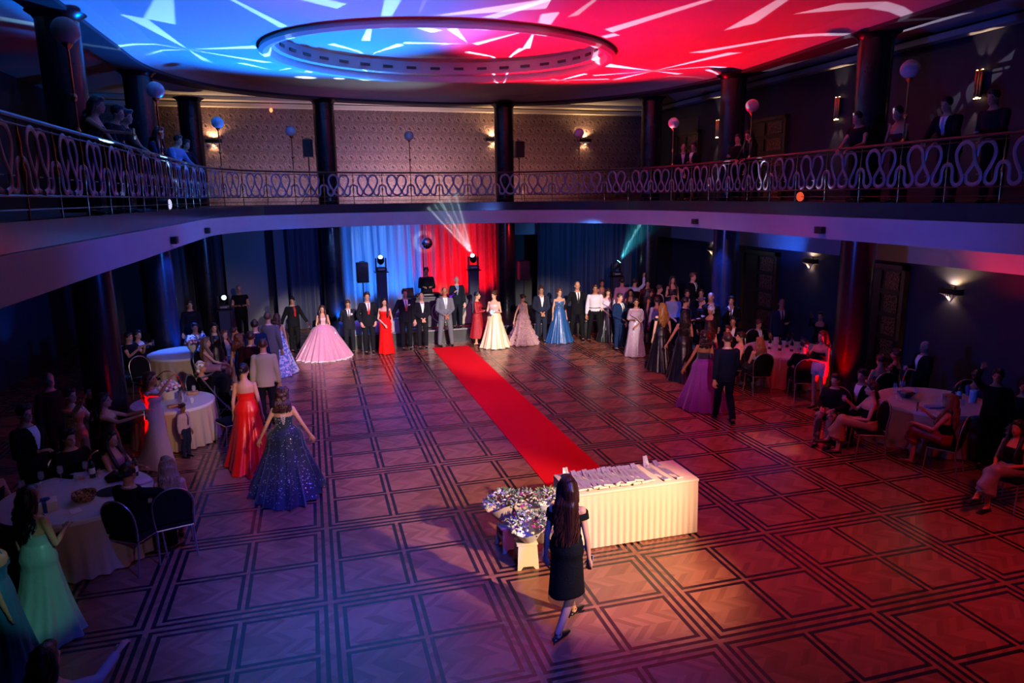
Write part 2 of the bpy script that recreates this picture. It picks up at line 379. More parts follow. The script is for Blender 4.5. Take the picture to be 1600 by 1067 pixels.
def floor_material():
    m = bpy.data.materials.new('parquet_floor'); m.use_nodes = True; nt = m.node_tree; b = nt.nodes['Principled BSDF']; N = nt.nodes.new; L = nt.links.new
    tc = N('ShaderNodeTexCoord'); sp = N('ShaderNodeSeparateXYZ'); L(tc.outputs['Object'], sp.inputs[0]); x, y = sp.outputs[0], sp.outputs[1]
    def fold(v):
        f = M1(nt, 'FRACT', M1(nt, 'ADD', M1(nt, 'DIVIDE', v, 1.85), 100.0)); return M1(nt, 'SUBTRACT', 0.5, M1(nt, 'ABSOLUTE', M1(nt, 'SUBTRACT', f, 0.5)))
    u, v = fold(x), fold(y); mn = M1(nt, 'MINIMUM', u, v); mx = M1(nt, 'MAXIMUM', u, v)
    def gt(a, c): return M1(nt, 'MULTIPLY', M1(nt, 'GREATER_THAN', a, c), 1.0)
    br = M1(nt, 'MULTIPLY', gt(mn, .016), M1(nt, 'LESS_THAN', mn, .040))
    po = M1(nt, 'MULTIPLY', gt(mn, .066), M1(nt, 'LESS_THAN', mx, .489)); pi_ = M1(nt, 'MULTIPLY', gt(mn, .090), M1(nt, 'LESS_THAN', mx, .465))
    ring = M1(nt, 'SUBTRACT', po, pi_); dark = M1(nt, 'MAXIMUM', br, ring)
    band = M1(nt, 'FLOOR', M1(nt, 'DIVIDE', y, .2)); par = M1(nt, 'SUBTRACT', M1(nt, 'MULTIPLY', M1(nt, 'FRACT', M1(nt, 'MULTIPLY', band, .5)), 4.0), 1.0)
    d = M1(nt, 'ADD', x, M1(nt, 'MULTIPLY', par, y)); d2 = M1(nt, 'DIVIDE', d, .085); pid = M1(nt, 'FLOOR', d2)
    cb = N('ShaderNodeCombineXYZ'); L(pid, cb.inputs[0]); L(band, cb.inputs[1]); wn = N('ShaderNodeTexWhiteNoise'); L(cb.outputs[0], wn.inputs['Vector'])
    nz = N('ShaderNodeTexNoise'); nz.inputs['Scale'].default_value = 1.4; nz.inputs['Detail'].default_value = 5; L(tc.outputs['Object'], nz.inputs['Vector'])
    f = M1(nt, 'ADD', M1(nt, 'MULTIPLY', wn.outputs['Value'], .55), M1(nt, 'MULTIPLY', nz.outputs['Fac'], .5))
    r = N('ShaderNodeValToRGB'); r.color_ramp.elements[0].color = (.15, .048, .026, 1); r.color_ramp.elements[1].color = (.34, .13, .07, 1); L(f, r.inputs[0])
    mxn = N('ShaderNodeMix'); mxn.data_type = 'RGBA'; L(dark, mxn.inputs[0]); L(r.outputs[0], mxn.inputs[6]); mxn.inputs[7].default_value = (.012, .006, .010, 1)
    L(mxn.outputs[2], b.inputs['Base Color'])
    n2 = N('ShaderNodeTexNoise'); n2.inputs['Scale'].default_value = 7; L(tc.outputs['Object'], n2.inputs['Vector'])
    L(M1(nt, 'ADD', .23, M1(nt, 'MULTIPLY', n2.outputs['Fac'], .05)), b.inputs['Roughness']); b.inputs['Specular IOR Level'].default_value = .5
    return m
def wallpaper_material():
    m = bpy.data.materials.new('damask_wallpaper'); m.use_nodes = True; nt = m.node_tree; b = nt.nodes['Principled BSDF']; N = nt.nodes.new; L = nt.links.new
    tc = N('ShaderNodeTexCoord'); sp = N('ShaderNodeSeparateXYZ'); L(tc.outputs['Object'], sp.inputs[0])
    row = M1(nt, 'DIVIDE', sp.outputs[2], .33); ri = M1(nt, 'FLOOR', row); sh = M1(nt, 'MULTIPLY', M1(nt, 'FRACT', M1(nt, 'MULTIPLY', ri, .5)), 1.0)
    cx = M1(nt, 'ADD', M1(nt, 'DIVIDE', sp.outputs[0], .32), sh)
    fx = M1(nt, 'SUBTRACT', M1(nt, 'FRACT', M1(nt, 'ADD', cx, 50.0)), .5); fz = M1(nt, 'SUBTRACT', M1(nt, 'FRACT', row), .5)
    # a curled leaf: spiral bands round an off-centre point
    rr = M1(nt, 'SQRT', M1(nt, 'ADD', M1(nt, 'POWER', M1(nt, 'ADD', fx, M1(nt, 'MULTIPLY', fz, .55)), 2.0), M1(nt, 'POWER', M1(nt, 'SUBTRACT', fz, .06), 2.0)))
    an = M1(nt, 'ARCTAN2', fz, fx); s = M1(nt, 'SINE', M1(nt, 'ADD', M1(nt, 'MULTIPLY', rr, 22.0), M1(nt, 'MULTIPLY', an, 2.0)))
    leaf = M1(nt, 'MULTIPLY', M1(nt, 'LESS_THAN', rr, .42), M1(nt, 'ADD', M1(nt, 'MULTIPLY', s, .5), .5))
    core = M1(nt, 'LESS_THAN', M1(nt, 'ADD', M1(nt, 'ABSOLUTE', M1(nt, 'SUBTRACT', fx, M1(nt, 'MULTIPLY', fz, -.5))), M1(nt, 'MULTIPLY', M1(nt, 'ABSOLUTE', fz), .35)), .09)
    nz = N('ShaderNodeTexNoise'); nz.inputs['Scale'].default_value = 22; nz.inputs['Detail'].default_value = 4; L(tc.outputs['Object'], nz.inputs['Vector'])
    f = M1(nt, 'ADD', M1(nt, 'MULTIPLY', leaf, .30), M1(nt, 'MULTIPLY', nz.outputs['Fac'], .9)); f = M1(nt, 'SUBTRACT', f, M1(nt, 'MULTIPLY', core, .8))
    r = N('ShaderNodeValToRGB'); r.color_ramp.elements[0].position = .1; r.color_ramp.elements[0].color = (.035, .02, .028, 1); r.color_ramp.elements[1].position = .85; r.color_ramp.elements[1].color = (.30, .20, .19, 1)
    L(f, r.inputs[0]); L(r.outputs[0], b.inputs['Base Color']); b.inputs['Roughness'].default_value = .5
    bp = N('ShaderNodeBump'); bp.inputs['Strength'].default_value = .3; bp.inputs['Distance'].default_value = .02; L(leaf, bp.inputs['Height']); L(bp.outputs[0], b.inputs['Normal'])
    return m
PLASTER = mat('painted_plaster', (.40, .42, .50), .8, noise=(3, .3), color2=(.36, .38, .46))
CEILM = mat('ceiling_plaster', (.72, .72, .74), .8)
NAVY = mat('dark_blue_wall', (.016, .02, .055), .6, noise=(5, .3), color2=(.013, .016, .045))
DARKW = mat('dark_wall', (.03, .03, .038), .65)
COLM = mat('dark_column_lacquer', (.006, .006, .012), .25, spec=.4, noise=(3, .2), color2=(.010, .010, .018))
PLINTH = mat('dark_glossy_ledge', (.02, .02, .03), .18, spec=.7)
CREAMT = mat('cream_trim', (.72, .66, .55), .55)
DWOOD = mat('dark_door_wood', (.03, .016, .012), .4)
CARPET_G = mat('gallery_carpet', (.04, .02, .03), .95)

# floor
b = MB(); b.box(((WX0 + WX1) / 2, (WY0 + WY1) / 2, -.05), (WX1 - WX0, WY1 - WY0, .1)); struct(b.build('floor', floor_material()))
# walls (each in two storeys of finish)
WPAPER = wallpaper_material()
b = MB(); b.box(((WX0 + WX1) / 2, WY1 + .1, 2.05), (WX1 - WX0 + .4, .2, 4.1)); b.box(((WX0 + WX1) / 2, WY1 + .1, 5.95), (WX1 - WX0 + .4, .2, 3.7), mi=1); struct(b.build('wall_far', [DARKW, WPAPER], smooth=False))
b = MB(); b.box((WX1 + .1, (WY0 + WY1) / 2, 3.9), (.2, WY1 - WY0, 7.8)); struct(b.build('wall_right', NAVY, smooth=False))
b = MB(); b.box((WX0 - .1, (WY0 + WY1) / 2, 3.9), (.2, WY1 - WY0, 7.8)); struct(b.build('wall_left', NAVY, smooth=False))
b = MB(); b.box(((WX0 + WX1) / 2, WY0 - .1, 3.9), (WX1 - WX0 + .4, .2, 7.8)); struct(b.build('wall_near', NAVY, smooth=False))
# cornice band low on the side walls under the gallery, cream cove above the wallpaper
b = MB(); b.box((WX1 - .12, 4, 3.17), (.24, 28, .66)); struct(b.build('trim_1', PLASTER, smooth=False))
b = MB(); b.box((WX0 + .12, 4, 3.17), (.24, 28, .66)); struct(b.build('trim_2', PLASTER, smooth=False))
b = MB(); b.box((2.85, WY1 - .16, 7.42), (WX1 - WX0, .3, .12)); b.box((2.85, WY1 - .5, 7.56), (WX1 - WX0, .6, .1)); struct(b.build('trim_3', CREAMT, smooth=False))
b = MB(); b.box((WX1 - .16, 4, 7.45), (.3, 28, .12)); struct(b.build('trim_4', PLASTER, smooth=False))
# gallery slab: floor, plaster fascia, dark ledge, soffit
LE = loop_edge(0); OUT = [outer_pt(p) for p in LE]; n = len(LE)
corner = []
b = MB()
def ringstrip(mb, A, B, mi=0):
    k = len(A); vs = A + B; mb.add(vs, [(i, (i + 1) % k, k + (i + 1) % k, k + i) for i in range(k)], mi)
def Z(P, z): return [Vector((p.x, p.y, z)) for p in P]
LI = loop_edge(.10)
prof = [(LE, 3.52), (LE, 3.93)]
ringstrip(b, Z(OUT, 3.52), Z(LE, 3.52)); ringstrip(b, Z(LE, 3.52), Z(LE, 3.93)); ringstrip(b, Z(LE, 3.93), Z(LI, 3.94))
struct(b.build('gallery_slab', PLASTER, sharp=30))
b = MB(); L2 = loop_edge(.035); ringstrip(b, Z(L2, 3.94), Z(L2, 4.20)); ringstrip(b, Z(L2, 4.20), Z(LI, 4.20)); LJ = loop_edge(.3); ringstrip(b, Z(LI, 4.20), Z(LJ, 4.20)); struct(b.build('trim_5', PLINTH, sharp=30))
b = MB(); ringstrip(b, Z(LJ, 4.19), Z(OUT, 4.19)); struct(b.build('gallery_floor', CARPET_G))
# ceiling with the round raised dish
DC = Vector((3.3, 9.75, 0)); DR = (3.95, 3.25)
K = 96
def ov(sx, z, extra=0): return [Vector((DC.x + (DR[0] * sx + extra) * cos(2 * pi * i / K), DC.y + (DR[1] * sx + extra) * sin(2 * pi * i / K), z)) for i in range(K)]
b = MB(); ring = ov(1, ZC); outr = []
for p in ring:
    d = Vector((p.x, p.y, 0)) - DC; ks = []
    if d.x > 1e-6: ks.append((WX1 - DC.x) / d.x)
    if d.x < -1e-6: ks.append((WX0 - DC.x) / d.x)
    if d.y > 1e-6: ks.append((WY1 - DC.y) / d.y)
    if d.y < -1e-6: ks.append((WY0 - DC.y) / d.y)
    q = DC + d * min(ks); outr.append(Vector((q.x, q.y, ZC)))
ringstrip(b, ring, outr)
for cx_, cy_ in ((WX0, WY0), (WX0, WY1), (WX1, WY0), (WX1, WY1)):
    near = sorted(outr, key=lambda q: abs(q.x - cx_) + abs(q.y - cy_)); e1 = min((q for q in outr if abs(q.x - cx_) < 1e-3), key=lambda q: abs(q.y - cy_)); e2 = min((q for q in outr if abs(q.y - cy_) < 1e-3), key=lambda q: abs(q.x - cx_))
    b.add([e1, Vector((cx_, cy_, ZC)), e2], [(0, 1, 2)])
struct(b.build('ceiling', CEILM, smooth=False))
b = MB()
b.rings([ov(1, ZC, .10), ov(1, ZC - .10, .12), ov(1, ZC - .15, .04), ov(1, ZC - .13, -.08), ov(1, ZC - .03, -.14), ov(1, ZC + .02, -.14), ov(1, ZC + .06, -.22), ov(1, ZC + .36, -.22), ov(1, ZC + .42, -.30), ov(1, ZC + .46, -.45)], False)
top = ov(1, ZC + .46, -.45); b.add(top, [tuple(range(K))])
dish = struct(b.build('ceiling_dish', CEILM, sharp=35))
for i in range(36):
    a = 2 * pi * (i + .5) / 36; q = MB(); rx, ry = DR[0] - .24, DR[1] - .24; t = Vector((-rx * sin(a), ry * cos(a), 0)).normalized(); R = Matrix.Rotation(atan2(t.y, t.x), 3, 'Z')
    q.box((DC.x + rx * cos(a), DC.y + ry * sin(a), ZC + .2), (.26, .03, .06), R); q.build('vent_slot', BLACKP, dish)
# ring beam on the columns
BI = offset(EP, 1.15); BO = offset(EP, 1.75)
b = MB()
for A, Bq in ((Z(BI, ZC), Z(BI, 7.40)), (Z(BI, 7.40), Z(BO, 7.40)), (Z(BO, 7.40), Z(BO, ZC))):
    k = len(A); b.add(A + Bq, [(i, i + 1, k + i + 1, k + i) for i in range(k - 1)])
struct(b.build('beam', mat('beam_dark', (.05, .05, .07), .6), sharp=30))
# coved strip between the lit ceiling and the beam
b = MB(); C1 = offset(EP, .55); C2 = offset(EP, .9)
for A, Bq in ((Z(C1, ZC - .002), Z(C2, 7.55)), (Z(C2, 7.55), Z(BI, 7.47))):
    k = len(A); b.add(A + Bq, [(i, i + 1, k + i + 1, k + i) for i in range(k - 1)])
struct(b.build('cornice', CEILM, sharp=60))
# columns: full height, one per bay
COLS = [(-3.78, .6), (-3.75, 6.7), (-3.72, 12.35), (-3.25, 16.9), (.70, 16.6), (6.60, 16.6), (10.85, 14.1), (11.0, 9.75), (11.0, 4.85), (11.0, -.1), (-3.8, -5.0), (11.0, -5)]
for x, y in COLS:
    b = MB(); b.lathe([(.34, 0), (.34, .02), (.34, 3.52)], (x, y, 0), 36); b.lathe([(.40, 0), (.40, .18), (.35, .24)], (x, y, 0), 36)
    b.lathe([(.325, 4.19), (.325, 7.3), (.36, 7.36), (.45, 7.42)], (x, y, 0), 36); struct(b.build('column', COLM, sharp=30))

# railing: one continuous thing with its posts and scrolls as parts
RP = resample(offset(EP, .09), .93)
rail = empty('balcony_railing', (3.4, 15.5, 4.2), 0, 'long wrought balcony railing of looped grey metal scrolls around the gallery edge', 'railing')
RAILM = mat('rail_dark_wood', (.03, .02, .025), .3); SCRM = mat('scroll_grey_metal', (.17, .15, .21), .36, metal=.35, bump=(30, .15))
off = Vector((-3.4, -15.5, -4.2))
b = MB(); b.tube([p + off + Vector((0, 0, 5.15)) for p in offset(EP, .09)], .032, n=8, flat=.8, hint=(0, 0, 1)); b.build('handrail', RAILM, rail)
b = MB(); b.tube([p + off + Vector((0, 0, 4.43)) for p in offset(EP, .09)], .014, n=6, hint=(0, 0, 1)); b.tube([p + off + Vector((0, 0, 5.08)) for p in offset(EP, .09)], .010, n=6, hint=(0, 0, 1)); b.tube([p + off + Vector((0, 0, 4.30)) for p in offset(EP, .09)], .008, n=6, hint=(0, 0, 1)); b.build('lower_rails', BLACKM, rail)
pm = MB(); pm.lathe([(.012, 4.20), (.012, 4.43), (.018, 4.45), (.012, 4.50), (.024, 4.60), (.03, 4.66), (.014, 4.72), (.022, 4.76), (.022, 4.79), (.012, 4.84), (.02, 4.92), (.008, 5.02), (.008, 5.13)], (0, 0, -4.2), 10)
pmesh = None; smesh = None
half = [(0, .5), (.07, .48), (.115, .36), (.125, .12), (.20, .02), (.29, .08), (.30, .24), (.21, .48), (.16, .72), (.22, .92), (.35, .98), (.46, .86), (.49, .66), (.55, .45), (.64, .26), (.62, .08), (.5, .015)]
W = .93
sc = MB()
for mir in (0, 1):
    P = [((W * (u if not mir else 1 - u)), 0, .25 + .64 * v) for u, v in half]; P = smooth_path(P, 3)
    sc.tube([Vector(p) + Vector((0, .012 if mir else -.012, 0)) for p in P], .030, n=8, flat=.35, hint=(0, 1, 0))
for u in (.30, .56): sc.box((W * (u + .07), -.02, .41), (.10, .03, .012))
for i, p in enumerate(RP):
    if pmesh is None: o = pm.build('post', BRASS, rail); pmesh = o.data
    else: o = bpy.data.objects.new('post', pmesh); COL.objects.link(o); o.parent = rail
    o.location = p + off + Vector((0, 0, 4.2))
    if i < len(RP) - 1:
        d = RP[i + 1] - p
        if smesh is None: o = sc.build('scroll', SCRM, rail, sharp=60); smesh = o.data
        else: o = bpy.data.objects.new('scroll', smesh); COL.objects.link(o); o.parent = rail
        o.location = p + off + Vector((0, 0, 4.2)); o.rotation_euler = (0, 0, atan2(d.y, d.x)); o.scale = (d.length / W, 1, 1)
def rail_near(x, y): return min(RP, key=lambda p: (p.x - x) ** 2 + (p.y - y) ** 2)

# globe lamps on poles along the railing
OPAL = mat('opal_glass', (.45, .47, .52), .25, spec=.6)
gl = [((-2.5, 1.9), 'nearest dark globe lamp on a pole at the left railing end'), ((-2.5, 7.26), 'blue-lit globe lamp on a pole before the left gallery columns'), ((-2.4, 12.4), 'blue-lit globe lamp on a pole at the far left railing bend'),
      ((-.84, 15.3), 'pale blue globe lamp left of the far black column'), ((3.64, 15.6), 'small pale globe lamp mid-way along the far railing'), ((8.2, 14.4), 'white globe lamp right of the second far column'),
      ((9.8, 11.0), 'pink-lit globe lamp beside the drinkers at the far right railing'), ((9.7, 6.6), 'pink-lit globe lamp between two right gallery columns'), ((9.4, 2.0), 'dim globe lamp nearest on the right railing')]
for i, ((x, y), lb) in enumerate(gl):
    p = rail_near(x, y); t = empty('globe_lamp', (p.x, p.y, 5.16), 0, lb, 'lamp', 'globe lamps along the railing')
    q = MB(); q.cyl((0, 0, -.0), (0, 0, .99), .014, n=10); q.lathe([(.03, 0), (.03, .03), (.016, .06)], n=12); q.lathe([(.02, .93), (.05, .97), (.06, 1.0), (.03, 1.01)], n=14); q.build('pole', BRASS, t)
    q = MB(); q.ell((0, 0, 1.13), (.15, .15, .145), n=24, m=16); q.build('globe', OPAL, t)
    q = MB(); q.ell((0, 0, .40), (.035, .035, .05), n=10, m=7); q.build('collar', BRASS, t)

# sconces
GLOWM = mat('sconce_bulb', (1, .8, .5), .4, emit=(1.0, .62, .28), es=7)
def bowl_sconce(loc, rz, label, power=9):
    power *= 7
    t = empty('bowl_sconce', loc, rz, label, 'wall lamp', 'bowl wall sconces')
    q = MB(); q.box((0, -.02, 0), (.12, .04, .2)); q.build('back_plate', BLACKM, t)
    q = MB(); q.box((0, -.12, .0), (.50, .02, .12), bev=.005); q.box((-.25, -.06, 0), (.02, .13, .12)); q.box((.25, -.06, 0), (.02, .13, .12)); q.build('shade_band', BLACKM, t)
    q = MB()
    for k in range(-4, 5): q.tube([(k * .055, -.11, -.06), (k * .03, -.08, -.18 + abs(k) * .02), (0, -.04, -.24)], .008, n=5)
    q.build('crystal_basket', mat('crystal', (.9, .85, .75), .1, spec=.8), t)
    q = MB(); q.ell((0, -.06, .0), (.07, .035, .045)); q.build('bulb', GLOWM, t)
    R = Matrix.Rotation(rz, 3, 'Z'); p = Vector(loc) + R @ Vector((0, -.09, .10)); p2 = Vector(loc) + R @ Vector((0, -.09, -.10))
    spot('sconce_up', p, p + R @ Vector((0, .02, 1)), (1, .58, .26), power, 150, .6, .04); spot('sconce_down', p2, p2 + R @ Vector((0, .02, -1)), (1, .58, .26), power * .6, 120, .7, .04)
def tube_sconce(loc, rz, label, power=5):
    power *= 4
    t = empty('tube_sconce', loc, rz, label, 'wall lamp', 'twin tube wall sconces')
    q = MB(); q.box((0, -.02, 0), (.08, .04, .24)); q.build('back_plate', BLACKM, t)
    for k, dx in enumerate((-.06, 0, .06)):
        q = MB(); q.lathe([(.026, -.26), (.03, -.24), (.03, .24), (.026, .26)], (dx, -.075, .02 * (k % 2)), 10); q.build('tube', BRASS, t)
        [MB().ell((dx, -.075, zz), (.022, .022, .03), n=8, m=6).build('bulb', GLOWM, t) for zz in (.25, -.25)]
    R = Matrix.Rotation(rz, 3, 'Z')
    for sg in (1, -1):
        for dx in (-.04, .06):
            p = Vector(loc) + R @ Vector((dx, -.10, sg * .32)); spot('sconce_beam', p, p + R @ Vector((dx * 3, .11, sg)), (1, .62, .34), power, 38, .5, .02)
bowl_sconce((-2.83, WY1, 6.28), 0, 'lit bowl sconce on the wallpaper beside the far left globe lamp'); bowl_sconce((6.7, WY1, 6.42), 0, 'lit bowl sconce half hidden by the second far column'); bowl_sconce((10.3, WY1, 6.43), 0, 'lit bowl sconce alone on the right end of the wallpaper')
bowl_sconce((WX1, 8.6, 2.6), -pi / 2, 'lit bowl sconce on the lower wall between door and red-lit column', 6); bowl_sconce((WX1, 4.2, 2.33), -pi / 2, 'lit bowl sconce on the lower wall right of the dark side door', 8)
bowl_sconce((WX1, 13.4, 2.6), -pi / 2, 'lit bowl sconce partly hidden by the blue-lit lower column', 5); bowl_sconce((WX0, 8.6, 2.6), pi / 2, 'faint bowl sconce on the lower left wall between dark columns', 1.2)
for y, lb in ((13.4, 'twin tube sconce farthest along the upper right wall'), (8.0, 'twin tube sconce in the middle of the upper right wall'), (4.1, 'twin tube sconce nearest on the upper right wall')): tube_sconce((WX1, y, 6.42), -pi / 2, lb)
# pendant exit-red lamp
t = empty('pendant_lamp', (-.93, WY1 - .5, 7.25), 0, 'small red pendant lamp hanging before the wallpaper', 'lamp'); q = MB(); q.cyl((0, 0, .05), (0, 0, .28), .01, n=6); q.build('cord', WHITEP, t)
q = MB(); q.ell((0, 0, 0), (.05, .05, .07)); q.build('glass', mat('red_glow', (1, .1, .05), .4, emit=(1, .12, .04), es=5), t)
# doors in the right wall, lower and upper
def door(n, y0, y1, z0, z1, lattice=False):
    q = MB(); w = y1 - y0; cy = (y0 + y1) / 2; q.box((WX1 - .03, cy, (z0 + z1) / 2), (.08, w, z1 - z0)); d = struct(q.build('door_%d' % n, DWOOD, smooth=False))
    q = MB(); 
    for yy in (y0 - .05, y1 + .05): q.box((WX1 - .06, yy, (z0 + z1) / 2), (.14, .1, z1 - z0 + .2))
    q.box((WX1 - .06, cy, z1 + .05), (.14, w + .2, .1)); q.build('door_frame', mat('frame_dark_wood', (.06, .03, .02), .3), d)
    nn = 5
    for k in range(nn):
        for s in (-1, 1):
            zc = z0 + (z1 - z0) * (k + .5) / nn; q = MB(); q.box((WX1 - .09, cy + s * w / 4, zc), (.03, w / 2 - .14, (z1 - z0) / nn - .12))
            q.build('door_panel', mat('door_glass_pattern', (.30, .12, .07), .35, noise=(25, .05), color2=(.02, .01, .01)) if s < 0 else mat('door_panel_dark', (.035, .018, .014), .35), d)
    q = MB(); q.cyl((WX1 - .1, cy - .06, z0 + 1.0), (WX1 - .16, cy - .06, z0 + 1.0), .012); q.box((WX1 - .16, cy - .12, z0 + 1.0), (.02, .12, .02)); q.build('door_handle', BRASS, d)
door(1, 10.0, 11.5, 0, 2.62); door(2, 5.45, 6.5, 0, 2.65); door(3, 10.0, 11.6, 4.19, 6.4); door(4, 14.6, 15.9, 4.19, 6.4)
# tall framed picture/plaque edges high on the right wall
t = MB(); t.box((WX1 - .02, 15.3, 6.7), (.04, 1.3, .5)); tag(t.build('wall_sign', mat('dim_sign', (.05, .03, .05), .5)), 'dim framed plaque high on the upper right wall', 'sign')

# dark panels and pale headers on the lower far wall
b = MB(); b.box((-2.1, WY1 - .75, 2.0), (1.3, .3, 4.0)); struct(b.build('pillar', mat('grey_panel', (.22, .24, .25), .7), smooth=False))
b = MB(); b.box((-.1 - .9, WY1 - .72, 1.9), (.35, .25, 3.8)); struct(b.build('pillar', mat('grey_panel2', (.16, .16, .18), .7), smooth=False))
b = MB(); b.box((6.75, 17.75, 3.25), (.5, .3, .5)); b.box((7.75, 17.75, 3.25), (1.1, .3, .5)); struct(b.build('lintel', mat('pale_header', (.5, .48, .5), .7), smooth=False))
# curtains
def curtain(name, x0, x1, y, z0, z1, m, label, seed, amp=.09, per=.26):
    rng = random.Random(seed); P = []; n = int((x1 - x0) / .028); ph = 0
    frs = [rng.uniform(.75, 1.3) for _ in range(n)]
    acc = 0; am = amp
    for i in range(n + 1):
        acc += frs[min(i, n - 1)] * .028 / per * 2 * pi; am = amp * (.7 + .4 * sin(i * .013 * 7 + seed))
        col = []
        for k in range(9):
            u = k / 8; a = am * (.55 + .6 * (1 - u)); col.append(Vector((x0 + (x1 - x0) * i / n + .03 * sin(acc * .5 + u * 2), y + a * sin(acc + .4 * u) + .3 * a * sin(acc * 2.3 + u), z0 + (z1 - z0) * u)))
        P.append(col)
    q = MB(); q.grid(P); o = q.build(name, m, None, sharp=180); return tag(o, label, 'curtain')
DRAPE = mat('pale_satin_drape', (.42, .45, .55), .38, sheen=.1); VELV = mat('dark_velvet', (.018, .022, .06), .6, sheen=.6)
curtain('stage_curtain', .35, 3.75, 17.3, .42, 3.5, DRAPE, 'stage drape flooded bright blue behind the loudspeaker', 3, .13, .30)
curtain('stage_curtain', 3.78, 7.0, 17.3, .42, 3.5, mat('red_light_tint_drape', (.62, .10, .10), .42, sheen=.3), 'stage drape flooded red behind the bald man', 5, .13, .30)  # red stage light on a pale drape, put into its base colour
curtain('dark_curtain', 8.0, 12.4, 17.3, .02, 3.5, VELV, 'dark navy curtain behind the guests right of the stage', 7, .08, .22)
curtain('dark_curtain', -.75, .32, 17.35, .02, 3.5, VELV, 'narrow dark navy curtain left of the blue drape', 8, .08, .22)
curtain('dark_curtain', -4.6, -2.75, 17.2, .02, 3.5, VELV, 'dark curtain in the far left corner behind the column', 9, .08, .25)
# stage
b = MB(); b.box((4.6, 15.5, .2), (8.6, 3.9, .40)); b.box((4.6, 13.54, .405), (8.6, .05, .03), mi=1); struct(b.build('stage_floor', [mat('stage_black', (.02, .018, .022), .4), mat('stage_edge', (.25, .22, .25), .4)], smooth=False))
# red carpet
q = MB(); q.box((3.84, 7.35, .004), (1.08, 11.1, .012)); tag(q.build('red_carpet', mat('red_carpet_pile', (.70, .006, .012), 1.0, spec=.05), smooth=False), 'long red carpet running from the draped table to the stage', 'carpet')
# ------------------------------------------------------------------ people
TOR = {'m': [(-.11, .145, .105, .0), (-.04, .165, .112, .0), (.06, .16, .108, .0), (.15, .146, .105, .0), (.25, .156, .112, -.004), (.34, .170, .118, -.004), (.40, .168, .106, .004), (.445, .130, .084, .012), (.48, .078, .065, .018), (.515, .055, .055, .02)],
       'f': [(-.11, .15, .11, .004), (-.03, .172, .122, .01), (.05, .155, .112, .006), (.14, .122, .092, 0), (.20, .124, .094, -.002), (.28, .142, .118, -.016), (.34, .146, .118, -.014), (.385, .142, .094, .002), (.425, .108, .072, .012), (.46, .060, .055, .016), (.50, .047, .048, .018)]}
SH = {'m': (.172, .008, .405), 'f': (.143, .008, .385)}
def tor_at(sex, t):
    T = TOR[sex]
    if t <= T[0][0]: return T[0][1:]
    for a, b in zip(T, T[1:]):
        if t <= b[0]:
            k = (t - a[0]) / (b[0] - a[0]); k = k * k * (3 - 2 * k); return tuple(p + (q - p) * k for p, q in zip(a[1:], b[1:]))
    return T[-1][1:]
# arm poses: elbow offset and wrist offset from shoulder for the +x side (local: x side, -y forward)
ARM = {'down': ((.055, .025, -.27), (.075, -.03, -.52)), 'clasp': ((.06, .0, -.27), (-.125, -.20, -.40)), 'back': ((.06, .06, -.26), (-.10, .16, -.40)),
       'away': ((.13, .0, -.25), (.24, -.06, -.47)), 'phone': ((.05, -.16, -.20), (-.08, -.34, -.02)), 'high': ((.05, -.22, .0), (-.03, -.36, .22)),
       'up': ((.10, -.10, .15), (.02, -.22, .38)), 'lap': ((.05, -.08, -.26), (-.06, -.30, -.28)), 'chin': ((.03, -.16, -.22), (-.13, -.24, .02)),
       'rail': ((.06, -.20, -.20), (-.04, -.42, -.22)), 'mic': ((.05, -.05, -.26), (-.08, -.25, -.12)), 'hold': ((.06, -.04, -.27), (-.06, -.27, -.22)),
       'table': ((.06, -.15, -.22), (-.02, -.38, -.20)), 'knee': ((.03, -.22, -.2), (-.10, -.42, -.30)), 'pocket': ((.10, .05, -.26), (.03, -.04, -.46)),
       'swingf': ((.05, -.08, -.26), (.05, -.24, -.46)), 'swingb': ((.05, .10, -.25), (.07, .12, -.50)), 'reach': ((.04, -.24, -.08), (.0, -.48, -.02)), 'hip': ((.16, .06, -.2), (.02, -.02, -.36))}
